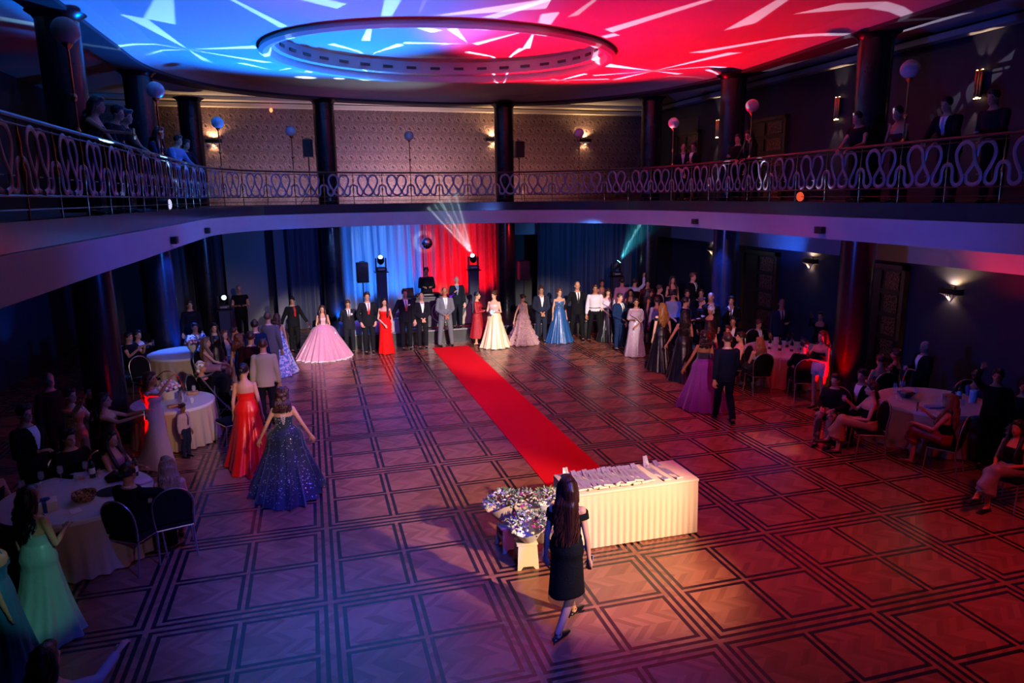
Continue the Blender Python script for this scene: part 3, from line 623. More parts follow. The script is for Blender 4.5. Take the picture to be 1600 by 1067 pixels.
def person(label, x, y, face=0, H=1.75, sex='m', pose='stand', arms=('down', 'down'), wear=None, hair=('short', '2a1a12'), skin=0, z=0.0, lean=0, head=(0, 0), lod=1, group=None, sit=.48, twist=0, extra=None):
    s = H / 1.75; rng = random.Random(hash(label) % 10007 if False else sum(ord(c) * (i + 3) for i, c in enumerate(label)))
    root = empty('person', (x, y, z), radians(face), label, 'person', group)
    wear = wear or {}
    vox = (.0105 if lod == 0 else .0135 if lod == 1 else .018); cvx = (.010 if lod == 0 else .016 if lod == 1 else .021)
    seated = pose in ('sit', 'sitcross'); pz = sit + .07 if seated else .93 * s
    P0 = Vector((0, 0, pz)); U = Matrix.Rotation(radians(lean), 3, 'X') @ Matrix.Rotation(radians(twist), 3, 'Z')   # forward lean (towards -y)
    def T(v): return P0 + U @ (Vector(v) * s)
    # joints
    legs = []
    for i, sx in enumerate((1, -1)):
        hip = Vector((sx * .088 * s, 0, pz - .0))
        if pose == 'stand': kn = Vector((sx * .10 * s, -.012, .50 * s)); an = Vector((sx * .105 * s, .02, .085 * s)); ft = -8 * sx
        elif pose == 'wide': kn = Vector((sx * .14 * s, -.01, .50 * s)); an = Vector((sx * .18 * s, .02, .085 * s)); ft = -12 * sx
        elif pose == 'walk': 
            f = 1 if i == 0 else -1
            kn = Vector((sx * .09 * s, -.12 if f > 0 else -.02, .50 * s)); an = Vector((sx * .085 * s, -.24 if f > 0 else .28, (.085 if f > 0 else .13) * s)); ft = 0
        elif pose == 'sit': kn = Vector((sx * .11 * s, -.43 * s, pz + .0)); an = Vector((sx * .11 * s, -.45 * s, .085 * s)); ft = 0
        elif pose == 'sitcross':
            if i == 0: kn = Vector((.02, -.43 * s, pz + .06)); an = Vector((-.10 * s, -.60 * s, .24 * s)); ft = 0
            else: kn = Vector((-.05 * s, -.43 * s, pz - .0)); an = Vector((-.02 * s, -.46 * s, .085 * s)); ft = 0
        legs.append((hip, kn, an, ft))
    shx, shy, shz = SH[sex]; A = []
    for i, sx in enumerate((1, -1)):
        e, w = ARM[arms[i]] if isinstance(arms[i], str) else arms[i]
        sh = T((sx * shx, shy, shz)); el = sh + U @ Vector((sx * e[0], e[1], e[2])) * s; wr = sh + U @ Vector((sx * w[0], w[1], w[2])) * s
        A.append((sh, el, wr))
    thin = 1.0 if sex == 'm' else .82
    # body
    b = MB()
    def torso(mb, t0, t1, off, mi=0, n=20, step=.03, grow=None):
        rs = []; k = max(2, int((t1 - t0) / step))
        for i in range(k + 1):
            t = t0 + (t1 - t0) * i / k; w, d, yo = tor_at(sex, t); g = off + (grow(t) if grow else 0)
            rs.append([T(((w + g) * cos(2 * pi * j / n), yo + (d + g) * sin(2 * pi * j / n), t)) for j in range(n)])
        mb.rings(rs, True, mi)
    tt = TOR[sex][-1][0]
    torso(b, -.11, tt, 0)
    hc = T((0, -.004, tt + (.125 if sex == 'm' else .118)))
    hr = Euler((radians(-head[1]) + radians(lean) * .4, 0, radians(head[0]))).to_matrix()
    def Hd(v): return hc + hr @ (Vector(v) * s)
    b.tube([T((0, .018, tt - .06)), T((0, .014, tt)), Hd((0, .012, -.06))], [.058 * s * (1 if sex == 'm' else .85)] * 3, n=12)
    b.ell(Hd((0, .012, .03)), (.073 * s, .092 * s, .092 * s), hr); b.ell(Hd((0, -.022, -.042)), (.056 * s, .066 * s, .072 * s), hr); b.ell(Hd((0, -.062, -.088)), (.026 * s, .024 * s, .02 * s), hr)
    b.ell(Hd((0, -.092, -.018)), (.013 * s, .022 * s, .026 * s), hr)
    b.ell(Hd((0, -.078, -.058)), (.024 * s, .014 * s, .012 * s), hr)
    for sx in (1, -1): b.ell(Hd((sx * .077, .014, -.01)), (.012 * s, .018 * s, .031 * s), hr)
    legw = 1.0 if sex == 'm' else .92
    bareleg = wear.get('legs', False)
    for hip, kn, an, ft in legs:
        cm = kn.lerp(an, .3) + Vector((0, .018, 0))
        b.tube([hip + Vector((0, 0, .02)), hip.lerp(kn, .45), kn, cm, kn.lerp(an, .65), an], [.088 * s * legw, .075 * s * legw, .053 * s * legw, .055 * s * legw, .042 * s, .034 * s], n=12, rnd=True)
        fr = Matrix.Rotation(radians(ft), 3, 'Z')
        heel = bool(wear.get('heels')); hz = .07 if heel else .0
        b.tube([an, an + fr @ Vector((0, .01, -.03)) * s, an + fr @ Vector((0, -.06, -.05 - hz * .1)) * s, an + fr @ Vector((0, -.145, -.062 - hz * .2)) * s], [.034 * s, .036 * s, .032 * s, .024 * s], n=8, rnd=True)
    ar = .82 if sex == 'f' else 1.0
    for sh, el, wr in A:
        b.ell(sh, (.056 * s * ar,) * 3, None, 10, 7)
        b.tube([sh, sh.lerp(el, .5), el, el.lerp(wr, .35), wr], [.05 * s * ar, .044 * s * ar, .037 * s * ar, .036 * s * ar, .026 * s * ar], n=10, rnd=True)
        d = (wr - el).normalized(); b.tube([wr, wr + d * .045 * s, wr + d * .085 * s], [.026 * s, .036 * s, .034 * s], n=10, flat=.5, hint=(0, 1, .3) if abs(d.z) > .6 else (0, 0, 1), rnd=True)
    me = b.mesh('body'); me = remesh(me, 'body', vox, 2)
    # fingers join the palm
    fb = MB(); hands = []
    for i, (sh, el, wr) in enumerate(A):
        sx = (1, -1)[i]; d = (wr - el).normalized(); nrm = Vector((0, 1, .3)) if abs(d.z) > .6 else Vector((0, 0, 1)); nrm = (nrm - d * nrm.dot(d)).normalized()
        if arms[i] in ('phone', 'high', 'up', 'reach', 'chin', 'mic', 'hold'): inn = -nrm if nrm.y > 0 else nrm
        side = d.cross(nrm).normalized(); cv = -nrm if abs(d.z) <= .6 else (nrm * -1)
        if abs(d.z) > .6 and d.z < 0: cv = Vector((-sx, -.3, 0)); cv = (cv - d * cv.dot(d)).normalized(); 
        base = wr + d * .085 * s
        for k, L in enumerate((.066, .076, .072, .056)):
            q = base + side * (k - 1.5) * .019 * s * ar
            m1 = q + d * L * .5 * s + cv * .006 * s; m2 = q + d * L * .82 * s + cv * .022 * s; m3 = q + d * L * .98 * s + cv * .04 * s
            fb.tube([q - d * .02, m1, m2, m3], [.0095 * s * ar, .009 * s * ar, .008 * s * ar, .0065 * s * ar], n=6, rnd=True)
        th = wr + d * .03 * s; ts = side * (1 if side.dot(Vector((-sx, -.5, 0))) > 0 else -1)
        fb.tube([th + ts * .015, th + ts * .04 * s + d * .025 * s, th + ts * .05 * s + d * .055 * s + cv * .012], [.012 * s * ar, .010 * s * ar, .0075 * s * ar], n=6, rnd=True)
        hands.append(wr + d * .10 * s + cv * .03 * s)
    bm = bmesh.new(); bm.from_mesh(me); fm = fb.mesh('f'); bm.from_mesh(fm); bm.to_mesh(me); bm.free(); bpy.data.meshes.remove(fm)
    hri = hr.transposed(); mi = [0] * len(me.polygons)
    for pl in me.polygons:
        c = pl.center
        if (c - hc).length < .13 * s:
            q = hri @ (c - hc) / s
            if q.y < -.05:
                if abs(abs(q.x) - .031) < .0105 and abs(q.z - .004) < .0058: mi[pl.index] = 1
                elif abs(q.x) < .02 and abs(q.z + .058) < .006: mi[pl.index] = 2
    me.polygons.foreach_set('material_index', mi)
    mo = [skin_m(skin), EYE, LIP]
    mi2 = list(mi); link(me, 'body', mo, root); me.polygons.foreach_set('material_index', mi2)
    # ---- hair
    st, hcol = hair; HM = hair_m(hcol) if st != 'scarf' else cloth(hcol, 'floral')
    if st != 'bald':
        h = MB()
        if st == 'crop': 
            h.ell(Hd((0, .020, .036)), (.078 * s, .092 * s, .088 * s), hr)
        else:
            h.ell(Hd((0, .024, .042)), (.084 * s, .098 * s, .09 * s), hr, 18, 12)
            h.ell(Hd((.01, -.045, .092)), (.062 * s, .042 * s, .030 * s), hr)
            for sx in (1, -1): h.ell(Hd((sx * .07, .012, .03)), (.018 * s, .05 * s, .05 * s), hr)
        if st == 'short' and hcol not in ('777777',):
            for i in range(5): h.ell(Hd((rng.uniform(-.05, .05), rng.uniform(-.06, .02), .115)), (.025 * s, .03 * s, .018 * s), hr, 8, 6)
        if st in ('long', 'wavy', 'side', 'hero', 'dense'):
            L = {'long': .34, 'wavy': .30, 'side': .32, 'hero': .46, 'dense': .26}[st]
            h.tube([Hd((0, .05, .07)), Hd((0, .095, 0)), Hd((0, .10, -.10))] + [T((0, .118 + .0 * k, tt - .02 - L * k / 3)) for k in range(0, 4)], [.07 * s, .085 * s, .09 * s, .10 * s, .10 * s, .09 * s, .045 * s], n=14, flat=[.7, .6, .5, .42, .38, .35, .3], hint=(0, 1, 0), rnd=True)
            for sx in (1, -1):
                h.tube([Hd((sx * .072, .02, .04)), Hd((sx * .085, .03, -.05)), Hd((sx * .09, .05, -.13))], [.03 * s, .034 * s, .03 * s], n=8, rnd=True)
            if st in ('side', 'long'):
                for sx in ((1, -1) if st == 'long' else (1,)):
                    h.tube([Hd((sx * .075, .0, .02)), Hd((sx * .088, .0, -.10)), T((sx * .10, -.09, tt - .13)), T((sx * .095, -.145, tt - .25)), T((sx * .085, -.14, tt - .34))], [.022 * s, .03 * s, .034 * s, .03 * s, .012 * s], n=8, rnd=True)
        if st in ('bun', 'updo'):
            h.ell(Hd((0, .12, .03 if st == 'updo' else .06)), (.052 * s, .045 * s, .05 * s), hr)
            for i in range(6): h.ell(Hd((rng.uniform(-.05, .05), .10 + rng.uniform(-.02, .03), rng.uniform(-.02, .09))), (.028 * s,) * 3, hr, 8, 6)
        if st in ('curly', 'afro'):
            for i in range(60 if st == 'curly' else 40):
                a = rng.uniform(0, 2 * pi); zz = rng.uniform(-.16 if st == 'curly' else -.02, .11); r = .085
                yy = .03 + r * abs(sin(a)) if zz < .04 else .02 + r * sin(a)
                h.ell(Hd((r * 1.05 * cos(a), yy, zz)), (rng.uniform(.02, .034) * s,) * 3, hr, 8, 6)
            if st == 'curly':
                for i in range(40): h.ell(T((rng.uniform(-.10, .10), rng.uniform(.07, .13), tt + rng.uniform(-.09, .03))), (rng.uniform(.022, .036) * s,) * 3, None, 8, 6)
        if st == 'scarf':
            h.ell(Hd((0, .03, .045)), (.1 * s, .115 * s, .1 * s), hr); h.ell(Hd((0, .08, -.06)), (.07 * s, .06 * s, .08 * s), hr); h.ell(Hd((0, .03, .12)), (.06 * s, .07 * s, .05 * s), hr)
        if st == 'hat': h.ell(Hd((0, .01, .07)), (.085 * s, .1 * s, .075 * s), hr); h.tube([Hd((0, .0, .05)), Hd((0, .0, .06))], [.14 * s, .14 * s], n=20)
        ho = h.build('hair' if st not in ('scarf', 'hat') else ('headscarf' if st == 'scarf' else 'hat'), HM, root, vox=.012 if lod < 2 else .016, sm=2)
        if st == 'hero' or (lod <= 1 and st in ('long', 'wavy', 'curly', 'dense')):
            q = MB(); L = .47 if st == 'hero' else {'curly': .17, 'wavy': .30, 'dense': .24, 'long': .32}[st]
            for i in range(130 if st == 'hero' else 70 if lod == 0 else 36):
                a = rng.uniform(-1.3, 1.3); r0 = .085; ph = rng.uniform(0, 6); amp = rng.uniform(.008, .02) * (1.6 if st == 'curly' else 1)
                p0 = Hd((r0 * sin(a) * .9, .02 + r0 * cos(a), rng.uniform(.03, .11))); ln = L * rng.uniform(.7, 1.04)
                pts = [p0, Hd((sin(a) * .098, .03 + .085 * cos(a), -.05))]
                for k in range(1, 9):
                    w = ph + k * 1.3; xx = sin(a) * (.095 + .01 * k * (1 - k / 10)); pts.append(T((xx + amp * sin(w), .085 + .05 * cos(a) + amp * cos(w), tt + .03 - ln * k / 8)))
                q.tube(pts, [.006, .011] + [.011 if lod == 0 else .017] * 6 + [.008, .003], n=5, rnd=False)
            q.build('hair_strands', HM, root)
    # ---- clothes
    def sleeves(mb, off, w0=1.0, cuff=1.0, n=12):
        for sh, el, wr in A:
            e = el.lerp(wr, .97 * cuff) if cuff > 0 else el.lerp(sh, -cuff)
            pts = [sh, sh.lerp(el, .5), el, el.lerp(e, .5), e] if cuff > 0 else [sh, sh.lerp(e, .5), e]
            rr = [.056, .05, .043, .04, .034] if cuff > 0 else [.056, .053, .05]
            mb.tube(pts, [(r * ar + off) * s for r in rr], n=n, rnd=False)
            mb.ell(sh, ((.058 * ar + off) * s,) * 3, None, 10, 7)
    def tpatch(name, m, half, t0, t1, off, par, n=5, xo=0.0):
        """a strip of cloth lying on the chest; half(t) is its half width"""
        P = []; K = 8
        for i in range(K + 1):
            t = t0 + (t1 - t0) * i / K; w, d, yo = tor_at(sex, t); row = []
            for j in range(n + 1):
                xx = xo + half(t) * (2 * j / n - 1); q = max(0.0, 1 - (xx / (w + off)) ** 2); row.append(T((xx, yo - (d + off) * sqrt(q), t)))
            P.append(row)
        g = MB(); g.grid(P); vs = g.v; g2 = MB(); nn = len(vs); g2.v = list(vs) + [tuple(Vector(v) + U @ Vector((0, .012, 0))) for v in vs]
        g2.f = list(g.f) + [tuple(i + nn for i in reversed(f)) for f in g.f]; g2.mi = [0] * len(g2.f)
        return g2.build(name, m, par)
    def trousers(m, name='trousers', off=.016, short=None):
        q = MB(); torso(q, -.11, .10 if not seated else .10, off)
        q.ell(P0 + Vector((0, 0, -.02)), (.165 * s, .12 * s, .1 * s))
        for hip, kn, an, ft in legs:
            e = an + Vector((0, 0, -.02)); cm = kn.lerp(an, .33) + Vector((0, .018, 0)); pts = [hip, hip.lerp(kn, .5), kn, cm, kn.lerp(an, .7) + Vector((0, .008, 0)), e]; rr = [.100, .090, .074, .075, .064, .060]
            if short: pts = [hip, hip.lerp(kn, .5), hip.lerp(kn, short)]; rr = [.1, .09, .088]
            q.tube(pts, [r * s for r in rr], n=12)
            if not short: q.ell(kn, (.072 * s,) * 3, None, 10, 7)
        return q.build(name, m, root, vox=cvx, sm=2)
    def shoes(m, heel=False):
        for hip, kn, an, ft in legs:
            fr = Matrix.Rotation(radians(ft), 3, 'Z'); q = MB()
            tilt = Vector((0, -.12, -.035)) if not heel else Vector((0, -.10, -.055))
            q.tube([an + fr @ Vector((0, .04, -.048)) * s, an + fr @ Vector((0, -.03, -.045)) * s, an + fr @ Vector((0, -.10, -.056)) * s, an + fr @ Vector((0, -.17, -.062)) * s], [.036 * s, .04 * s, .043 * s, .03 * s], n=12, flat=.62, hint=(0, 0, 1), rnd=True)
            if heel: q.cyl(an + fr @ Vector((0, .06, -.04)) * s, an + fr @ Vector((0, .065, -.088)) * s, .012, .007); q.tube([an + fr @ Vector((.036, .0, .0)), an + fr @ Vector((0, -.038, .005)), an + fr @ Vector((-.036, 0, 0)), an + fr @ Vector((0, .04, 0)), an + fr @ Vector((.036, .0, .0))], .006, n=6)
            else: q.box(an + fr @ Vector((0, -.055, -.082)) * s, (.075 * s, .25 * s, .014), rot=fr)
            q.build('shoe', m, root)
    k = wear.get('kind')
    if k in ('suit', 'shirt', 'polo'):
        jm = cloth(wear['top'], 'wool' if k == 'suit' else ('floral' if wear.get('floral') else 'knit'))
        tm = cloth(wear.get('bottom', wear['top']), wear.get('bkind', 'wool')); off = .024 if k == 'suit' else .014
        j = MB()
        lowt = (-.16 if k == 'suit' else -.02) if not seated else (-.05 if k == 'suit' else 0)
        torso(j, lowt, tt - .045, off, grow=lambda t: (.010 * max(0, -t / .15) if k == 'suit' else .004))
        sleeves(j, .013 if k == 'suit' else .009, cuff=1.0 if k != 'polo' else -.7)
        j.build('jacket' if k == 'suit' else 'shirt', jm, root, vox=cvx, sm=2)
        trousers(tm)
        shoes(mat('shoe_' + wear.get('shoes', '0a0a0c'), hexc(wear.get('shoes', '0a0a0c')), .3))
        if k == 'suit':
            sm_ = mat('shirt_' + wear.get('shirt', 'e8e4e0'), hexc(wear.get('shirt', 'e8e4e0')), .7)
            tpatch('shirt', sm_, lambda t: .012 + .05 * max(0, (t - .17)) / .3, .17, tt - .045, off + .010, root)
            c = MB(); c.tube([T((.062 * cos(a), .016 + .055 * sin(a), tt - .035 + .01 * sin(a))) for a in [2 * pi * i / 16 for i in range(17)]], .014 * s, n=6)
            c.build('collar', sm_, root)
            lp = mat('lapel_' + wear['top'], [min(1, x * .6) for x in hexc(wear['top'])], .35)
            if wear.get('tie'): tpatch('tie', cloth(wear['tie'], 'satin'), lambda t: .014 + .012 * (1 - min(1, abs(t - .24) / .2)), .17, tt - .05, off + .018, root, n=2)
            if wear.get('bow'):
                w, d, yo = tor_at(sex, tt - .06); q = MB(); cc = T((0, yo - d - off - .012, tt - .062))
                for sx in (1, -1): q.tube([cc, cc + U @ Vector((sx * .045, 0, 0))], [.008, .022], n=8, flat=.5)
                q.ell(cc, (.012, .012, .014), None, 8, 6); q.build('bow_tie', mat('bow_black', (.01, .01, .012), .4), root)
            if wear.get('square'): w, d, yo = tor_at(sex, .33); q = MB(); q.box(T((.085, yo - (d + off) * .9 - .012, .335)), (.06, .012, .03), (0, -.3, 0)); q.build('pocket_square', PAPER, root)
            if wear.get('flower'):
                w, d, yo = tor_at(sex, .33); q = MB()
                for i in range(6): q.ell(T((.085 + .018 * cos(i), yo - (d + off) * .9 - .016, .33 + .018 * sin(i))), (.018,) * 3, None, 7, 5)
                q.build('buttonhole_flower', mat('buttonhole', (.8, .6, .65), .6), root)
        elif wear.get('tie'): tpatch('tie', cloth(wear['tie'], 'satin'), lambda t: .014 + .01 * (1 - min(1, abs(t - .2) / .2)), .10, tt - .06, off + .012, root, n=2)
        if wear.get('vest'):
            q = MB(); torso(q, -.03, .36, .026); q.build('vest', cloth(wear['vest']), root, vox=cvx, sm=1)
        if wear.get('belt'):
            q = MB(); torso(q, .07, .095, .022); q.build('belt', BLACKP, root)
    elif k == 'gown':
        gm = cloth(wear['c'], wear.get('fab', 'satin')); bmx = cloth(wear.get('c2', wear['c']), wear.get('fab2', wear.get('fab', 'satin')))
        top = wear.get('topt', .355); dip = wear.get('dip', 0.0); wt = .13
        n = 96 if lod < 2 else 48
        bod = MB(); rs = []; KB = 10
        for i in range(KB + 1):
            r = []
            for jn in range(48):
                a = 2 * pi * jn / 48; t1 = top - dip * max(0, sin(a)) - .012 * cos(2 * a) * 0; t = (wt - .03) + (t1 - wt + .03) * i / KB
                w, d, yo = tor_at(sex, t); r.append(T(((w + .012) * cos(a), yo + (d + .012) * sin(a), t)))
            rs.append(r)
        bod.rings(rs, False); bod.build('bodice', bmx, root)
        hx, hf, hb, tr = wear.get('hem', (.35, .35, .35, 0)); zh = wear.get('hz', .015); pl = wear.get('pleats', 14); amp = wear.get('amp', .03); pw = wear.get('pow', 1.15)
        hipb = wear.get('hipb', 0.0); K = 26; rs = []; zt = pz + wt * s
        ph = [rng.uniform(0, 6.28) for _ in range(6)]; w0, d0, y0 = tor_at(sex, wt); ruf = wear.get('ruffle')
        if seated: zh = max(zh, .12)
        for i in range(K + 1):
            u = i / K; zz = zt + (zh - zt) * u; e = u ** pw; r = []
            wh, dh, yh = tor_at(sex, max(-.1, wt - (zt - zz) / s)); base = wh * s + .014 + hipb * sin(pi * min(1, u * 3)) * .08
            bd = dh * s + .014 + hipb * sin(pi * min(1, u * 3)) * .06
            for jn in range(n):
                a = 2 * pi * jn / n
                f = sin(pl * a + ph[0] + 1.2 * sin(a * 2 + ph[1])) * .6 + sin(pl * 1.7 * a + ph[2]) * .4 * (1 if n > 60 else 0)
                kx = max(base, base + (hx - base) * e) if hx > base else base + (hx - base) * e
                fy = hf if sin(a) < 0 else hb; ky = bd + (fy - bd) * e
                am = amp * e * (1 + .5 * sin(a * 3 + ph[3])); g = 1 + f * am / .25
                if ruf: g *= 1 + ruf * ((u * 6) % 1.0) * .12 * (1 + .5 * sin(a * 22 + i))
                xx = kx * cos(a) * g; yy = ky * sin(a) * g + yh * s + (tr * e * e * max(0, sin(a)) ** 1.5)
                if seated: yy -= .25 * sin(pi * min(1, u * 1.2)) 
                v = Vector((xx, yy, zz + (0 if i < K else .006 * sin(pl * a)))); 
                if lean and u < .3: v += (T((0, 0, wt)) - Vector((0, 0, zt))) * (1 - u / .3)
                r.append(v)
            rs.append(r)
        sk = MB(); sk.rings(rs, False); sk.build('skirt', gm, root, sharp=80)
        if wear.get('sheer'):
            ov = MB(); zb = zh - wear['sheer']; ov.rings([rs[-2], rs[-1], [Vector((v.x * 1.02, v.y * 1.02, zb)) for v in rs[-1]]], False); ov.build('sheer_hem', mat('sheer_black', (.02, .015, .02), .8, alpha=.6), root, sharp=80)
        if wear.get('over'):
            ov = MB(); rs2 = [[Vector((v.x * (1.03 + .03 * sin(j * .7)), v.y * (1.03 + .03 * sin(j * .7)), v.z + .01)) for j, v in enumerate(r)] for r in rs[2:]]; ov.rings(rs2, False)
            ov.build('tulle_layer', mat('tulle_over_' + wear['over'], hexc(wear['over']), .8, alpha=.35, sheen=.5), root, sharp=80)
        if wear.get('hemtrim'):
            ov = MB(); ov.tube(rs[-1] + [rs[-1][0]], .02, n=6, cap=False); ov.build('hem_trim', mat('hemtrim', (.75, .6, .62), .6), root)
        if wear.get('straps'):
            for sx in (1, -1):
                q = MB(); w, d, yo = tor_at(sex, top - .02); q.tube([T((sx * .07, yo - d * .86 - .014, top - .02)), T((sx * .078, -.055, tt - .075)), T((sx * .078, .02, tt - .05)), T((sx * .07, d * .75, tt - .11)), T((sx * .06, yo + d + .012, top - dip - .01))], .008 if wear['straps'] == 1 else .02, n=6); q.build('strap', gm, root)
        if wear.get('offsh'):
            q = MB(); rs3 = []
            for zz in (-.035, .035):
                rs3.append([T(((.205 + (.012 if zz < 0 else 0)) * cos(2 * pi * j / 40), .0 + .118 * sin(2 * pi * j / 40), .345 + zz)) for j in range(40)])
            q.rings(rs3, False); q.build('off_shoulder_band', gm, root)
        if wear.get('sleeves'):
            q = MB(); sleeves(q, .008, cuff=wear['sleeves']); torso(q, .2, tt - .06, .009); q.build('sleeve', bmx, root, vox=cvx, sm=1)
        if wear.get('lacing'):
            q = MB(); w, d, yo = tor_at(sex, .25)
            for i in range(6):
                t = .17 + i * .028; wd = .012 + i * .006
                for sgn in (1, -1):
                    t2 = t + .028; d1 = tor_at(sex, t); d2 = tor_at(sex, t2); q.tube([T((-sgn * wd, d1[2] + d1[1] + .018, t)), T((sgn * (wd + .006), d2[2] + d2[1] + .018, t2))], .004, n=5)
            q.build('lacing', mat('lacing', (.7, .6, .6), .5), root)
        if wear.get('legs') or wear.get('hz', 0) > .2 or wear.get('heels'): shoes(mat('shoe_' + wear.get('shoes', '0a0a0c'), hexc(wear.get('shoes', '0a0a0c')), .35), heel=True)
        if wear.get('shawl'):
            q = MB(); torso(q, .12, .40, .03); 
            for sh, el, wr in A: q.tube([sh, sh.lerp(el, .5), el], [.07 * s, .07 * s, .065 * s], n=10)
            q.tube([T((-.16, -.12, .30)), T((.02, -.17, .20)), T((.17, -.10, .02)), T((.2, -.06, -.3)), T((.2, -.02, -.7))], [.05, .06, .06, .07, .06], n=10, flat=.5)
            q.build('shawl', cloth(wear['shawl'], 'knit'), root, vox=cvx, sm=3)
    elif k == 'dress':   # short or seated dress, fitted to torso and thighs
        gm = cloth(wear['c'], wear.get('fab', 'satin')); q = MB(); torso(q, -.10, wear.get('topt', .355), .012)
        q.ell(P0 + Vector((0, 0, -.02)), (.17 * s, .125 * s, .1 * s)); cut = wear.get('cut', .9)
        for hip, kn, an, ft in legs: q.tube([hip, hip.lerp(kn, .5), hip.lerp(kn, cut)], [.105 * s, .095 * s, .085 * s], n=12)
        if wear.get('long'):
            for hip, kn, an, ft in legs: q.tube([kn, kn.lerp(an, .5), kn.lerp(an, .85)], [.09 * s, .09 * s, .10 * s], n=12)
            kn0 = legs[0][1].lerp(legs[1][1], .5); an0 = legs[0][2].lerp(legs[1][2], .5); q.tube([kn0, kn0.lerp(an0, .5), kn0.lerp(an0, .85)], [.08 * s, .1 * s, .13 * s], n=12)
        if wear.get('sleeves'): sleeves(q, .009, cuff=wear['sleeves'])
        q.build('dress', gm, root, vox=cvx, sm=3)
        if wear.get('straps'):
            for sx in (1, -1):
                q = MB(); tp = wear.get('topt', .355); w, d, yo = tor_at(sex, tp - .02); q.tube([T((sx * .07, yo - d * .86 - .014, tp - .02)), T((sx * .078, -.055, tt - .075)), T((sx * .078, .02, tt - .05)), T((sx * .07, d * .75, tt - .11)), T((sx * .06, yo + d + .012, tp - .01))], .008, n=6); q.build('strap', gm, root)
        shoes(mat('shoe_' + wear.get('shoes', '0a0a0c'), hexc(wear.get('shoes', '0a0a0c')), .35), heel=True)
    elif k == 'topskirt':
        q = MB(); torso(q, wear.get('bt', .06), wear.get('topt', .355), .014)
        if wear.get('sleeves'): sleeves(q, .009, cuff=wear['sleeves'])
        q.build('top', cloth(wear['top'], wear.get('tfab', 'knit')), root, vox=cvx, sm=2)
        if wear.get('skirt') == 'shorts': trousers(cloth(wear['bottom'], 'knit'), 'shorts', short=.5)
        elif wear.get('skirt') == 'trousers': trousers(cloth(wear['bottom'], wear.get('bkind', 'wool')))
        else:
            q = MB(); torso(q, -.10, .10, .016); q.ell(P0, (.17 * s, .13 * s, .1 * s))
            for hip, kn, an, ft in legs: q.tube([hip, kn, kn.lerp(an, wear.get('cut', .7))], [.11 * s, .1 * s, .1 * s], n=12, rnd=False); q.ell(kn, (.1 * s,) * 3)
            if seated:
                kn0 = legs[0][1].lerp(legs[1][1], .5); an0 = legs[0][2].lerp(legs[1][2], .5); q.tube([kn0, kn0.lerp(an0, .5), kn0.lerp(an0, wear.get('cut', .7))], [.09 * s, .11 * s, .14 * s], n=12)
            q.build('skirt', cloth(wear['bottom'], wear.get('bfab', 'satin')), root, vox=cvx, sm=3)
        shoes(mat('shoe_' + wear.get('shoes', '0a0a0c'), hexc(wear.get('shoes', '0a0a0c')), .35))
    if wear.get('glasses'):
        q = MB()
        for sx in (1, -1): q.tube([Hd((sx * .031 + .02 * cos(a), -.098, .004 + .015 * sin(a))) for a in [2 * pi * i / 12 for i in range(13)]], .003, n=4); q.tube([Hd((sx * .05, -.095, .006)), Hd((sx * .08, 0, .006))], .003, n=4)
        q.build('glasses', BLACKP, root)
    if seated: chair(x, y, face, 'black banquet chair under the ' + ' '.join(label.split()[:10]), z=z)
    Mw = Matrix.Translation((x, y, z)) @ Matrix.Rotation(radians(face), 4, 'Z')
    return dict(root=root, hands=[Mw @ p for p in hands], T=lambda v: Mw @ T(v), face=radians(face))
# ------------------------------------------------------------------ furniture and props
# long draped table
CLOTHY = mat('yellow_satin_cover', (.78, .60, .42), .5, sheen=.2, bump=(25, .1)); CLOTHT = mat('cream_cover_top', (.78, .66, .50), .6, bump=(25, .1))
TXL, TXR, TYF, TYB = 2.93, 4.70, .26, .97
t = empty('folding_table', (3.82, .62, 0), 0, 'long rectangular folding table under the cream pleated cover', 'table')
q = MB(); q.box((0, 0, .715), (1.66, .60, .03), bev=.008); q.build('table_top', WHITEP, t)
for sx in (-1, 1):
    for sy in (-1, 1): q = MB(); q.cyl((sx * .7, sy * .24, 0), (sx * .7, sy * .24, .70), .014, n=8); q.build('leg', CHROME, t)
c = empty('tablecloth', (3.82, .62, 0), 0, 'cream stretch cover with pleated yellow skirt on the long table', 'tablecloth')
q = MB(); q.box((0, 0, .735), (TXR - TXL, TYB - TYF, .045), bev=.018); q.build('cover_top', CLOTHT, c)
def rrect(hx, hy, r, n):
    P = []; per = []
    for cx, cy, a0 in ((hx - r, hy - r, 0), (-hx + r, hy - r, pi / 2), (-hx + r, -hy + r, pi), (hx - r, -hy + r, 1.5 * pi)):
        for k in range(7): a = a0 + k / 6 * pi / 2; P.append((cx + r * cos(a), cy + r * sin(a), 0))
    P.append(P[0]); return resample(P, 4.8 * 0 + n)
P = rrect((TXR - TXL) / 2 - .006, (TYB - TYF) / 2 - .006, .03, .012)[:-1]; k = len(P); rs = []
for i in range(9):
    u = i / 8; row = []
    for j, p in enumerate(P):
        nrm = (P[(j + 1) % k] - P[j - 1]).normalized(); nrm = Vector((nrm.y, -nrm.x, 0)); f = sin(j * .012 / .085 * 2 * pi + .8 * sin(j * .04)) 
        row.append(p + nrm * (.004 + (.010 + .020 * u) * (f * .5 + .5) * min(1, u * 3 + .12)) + Vector((0, 0, .72 - .705 * u + (.008 * f if i == 8 else 0))))
    rs.append(row)
q = MB(); q.rings(rs, False); q.build('pleated_skirt', CLOTHY, c, sharp=180)
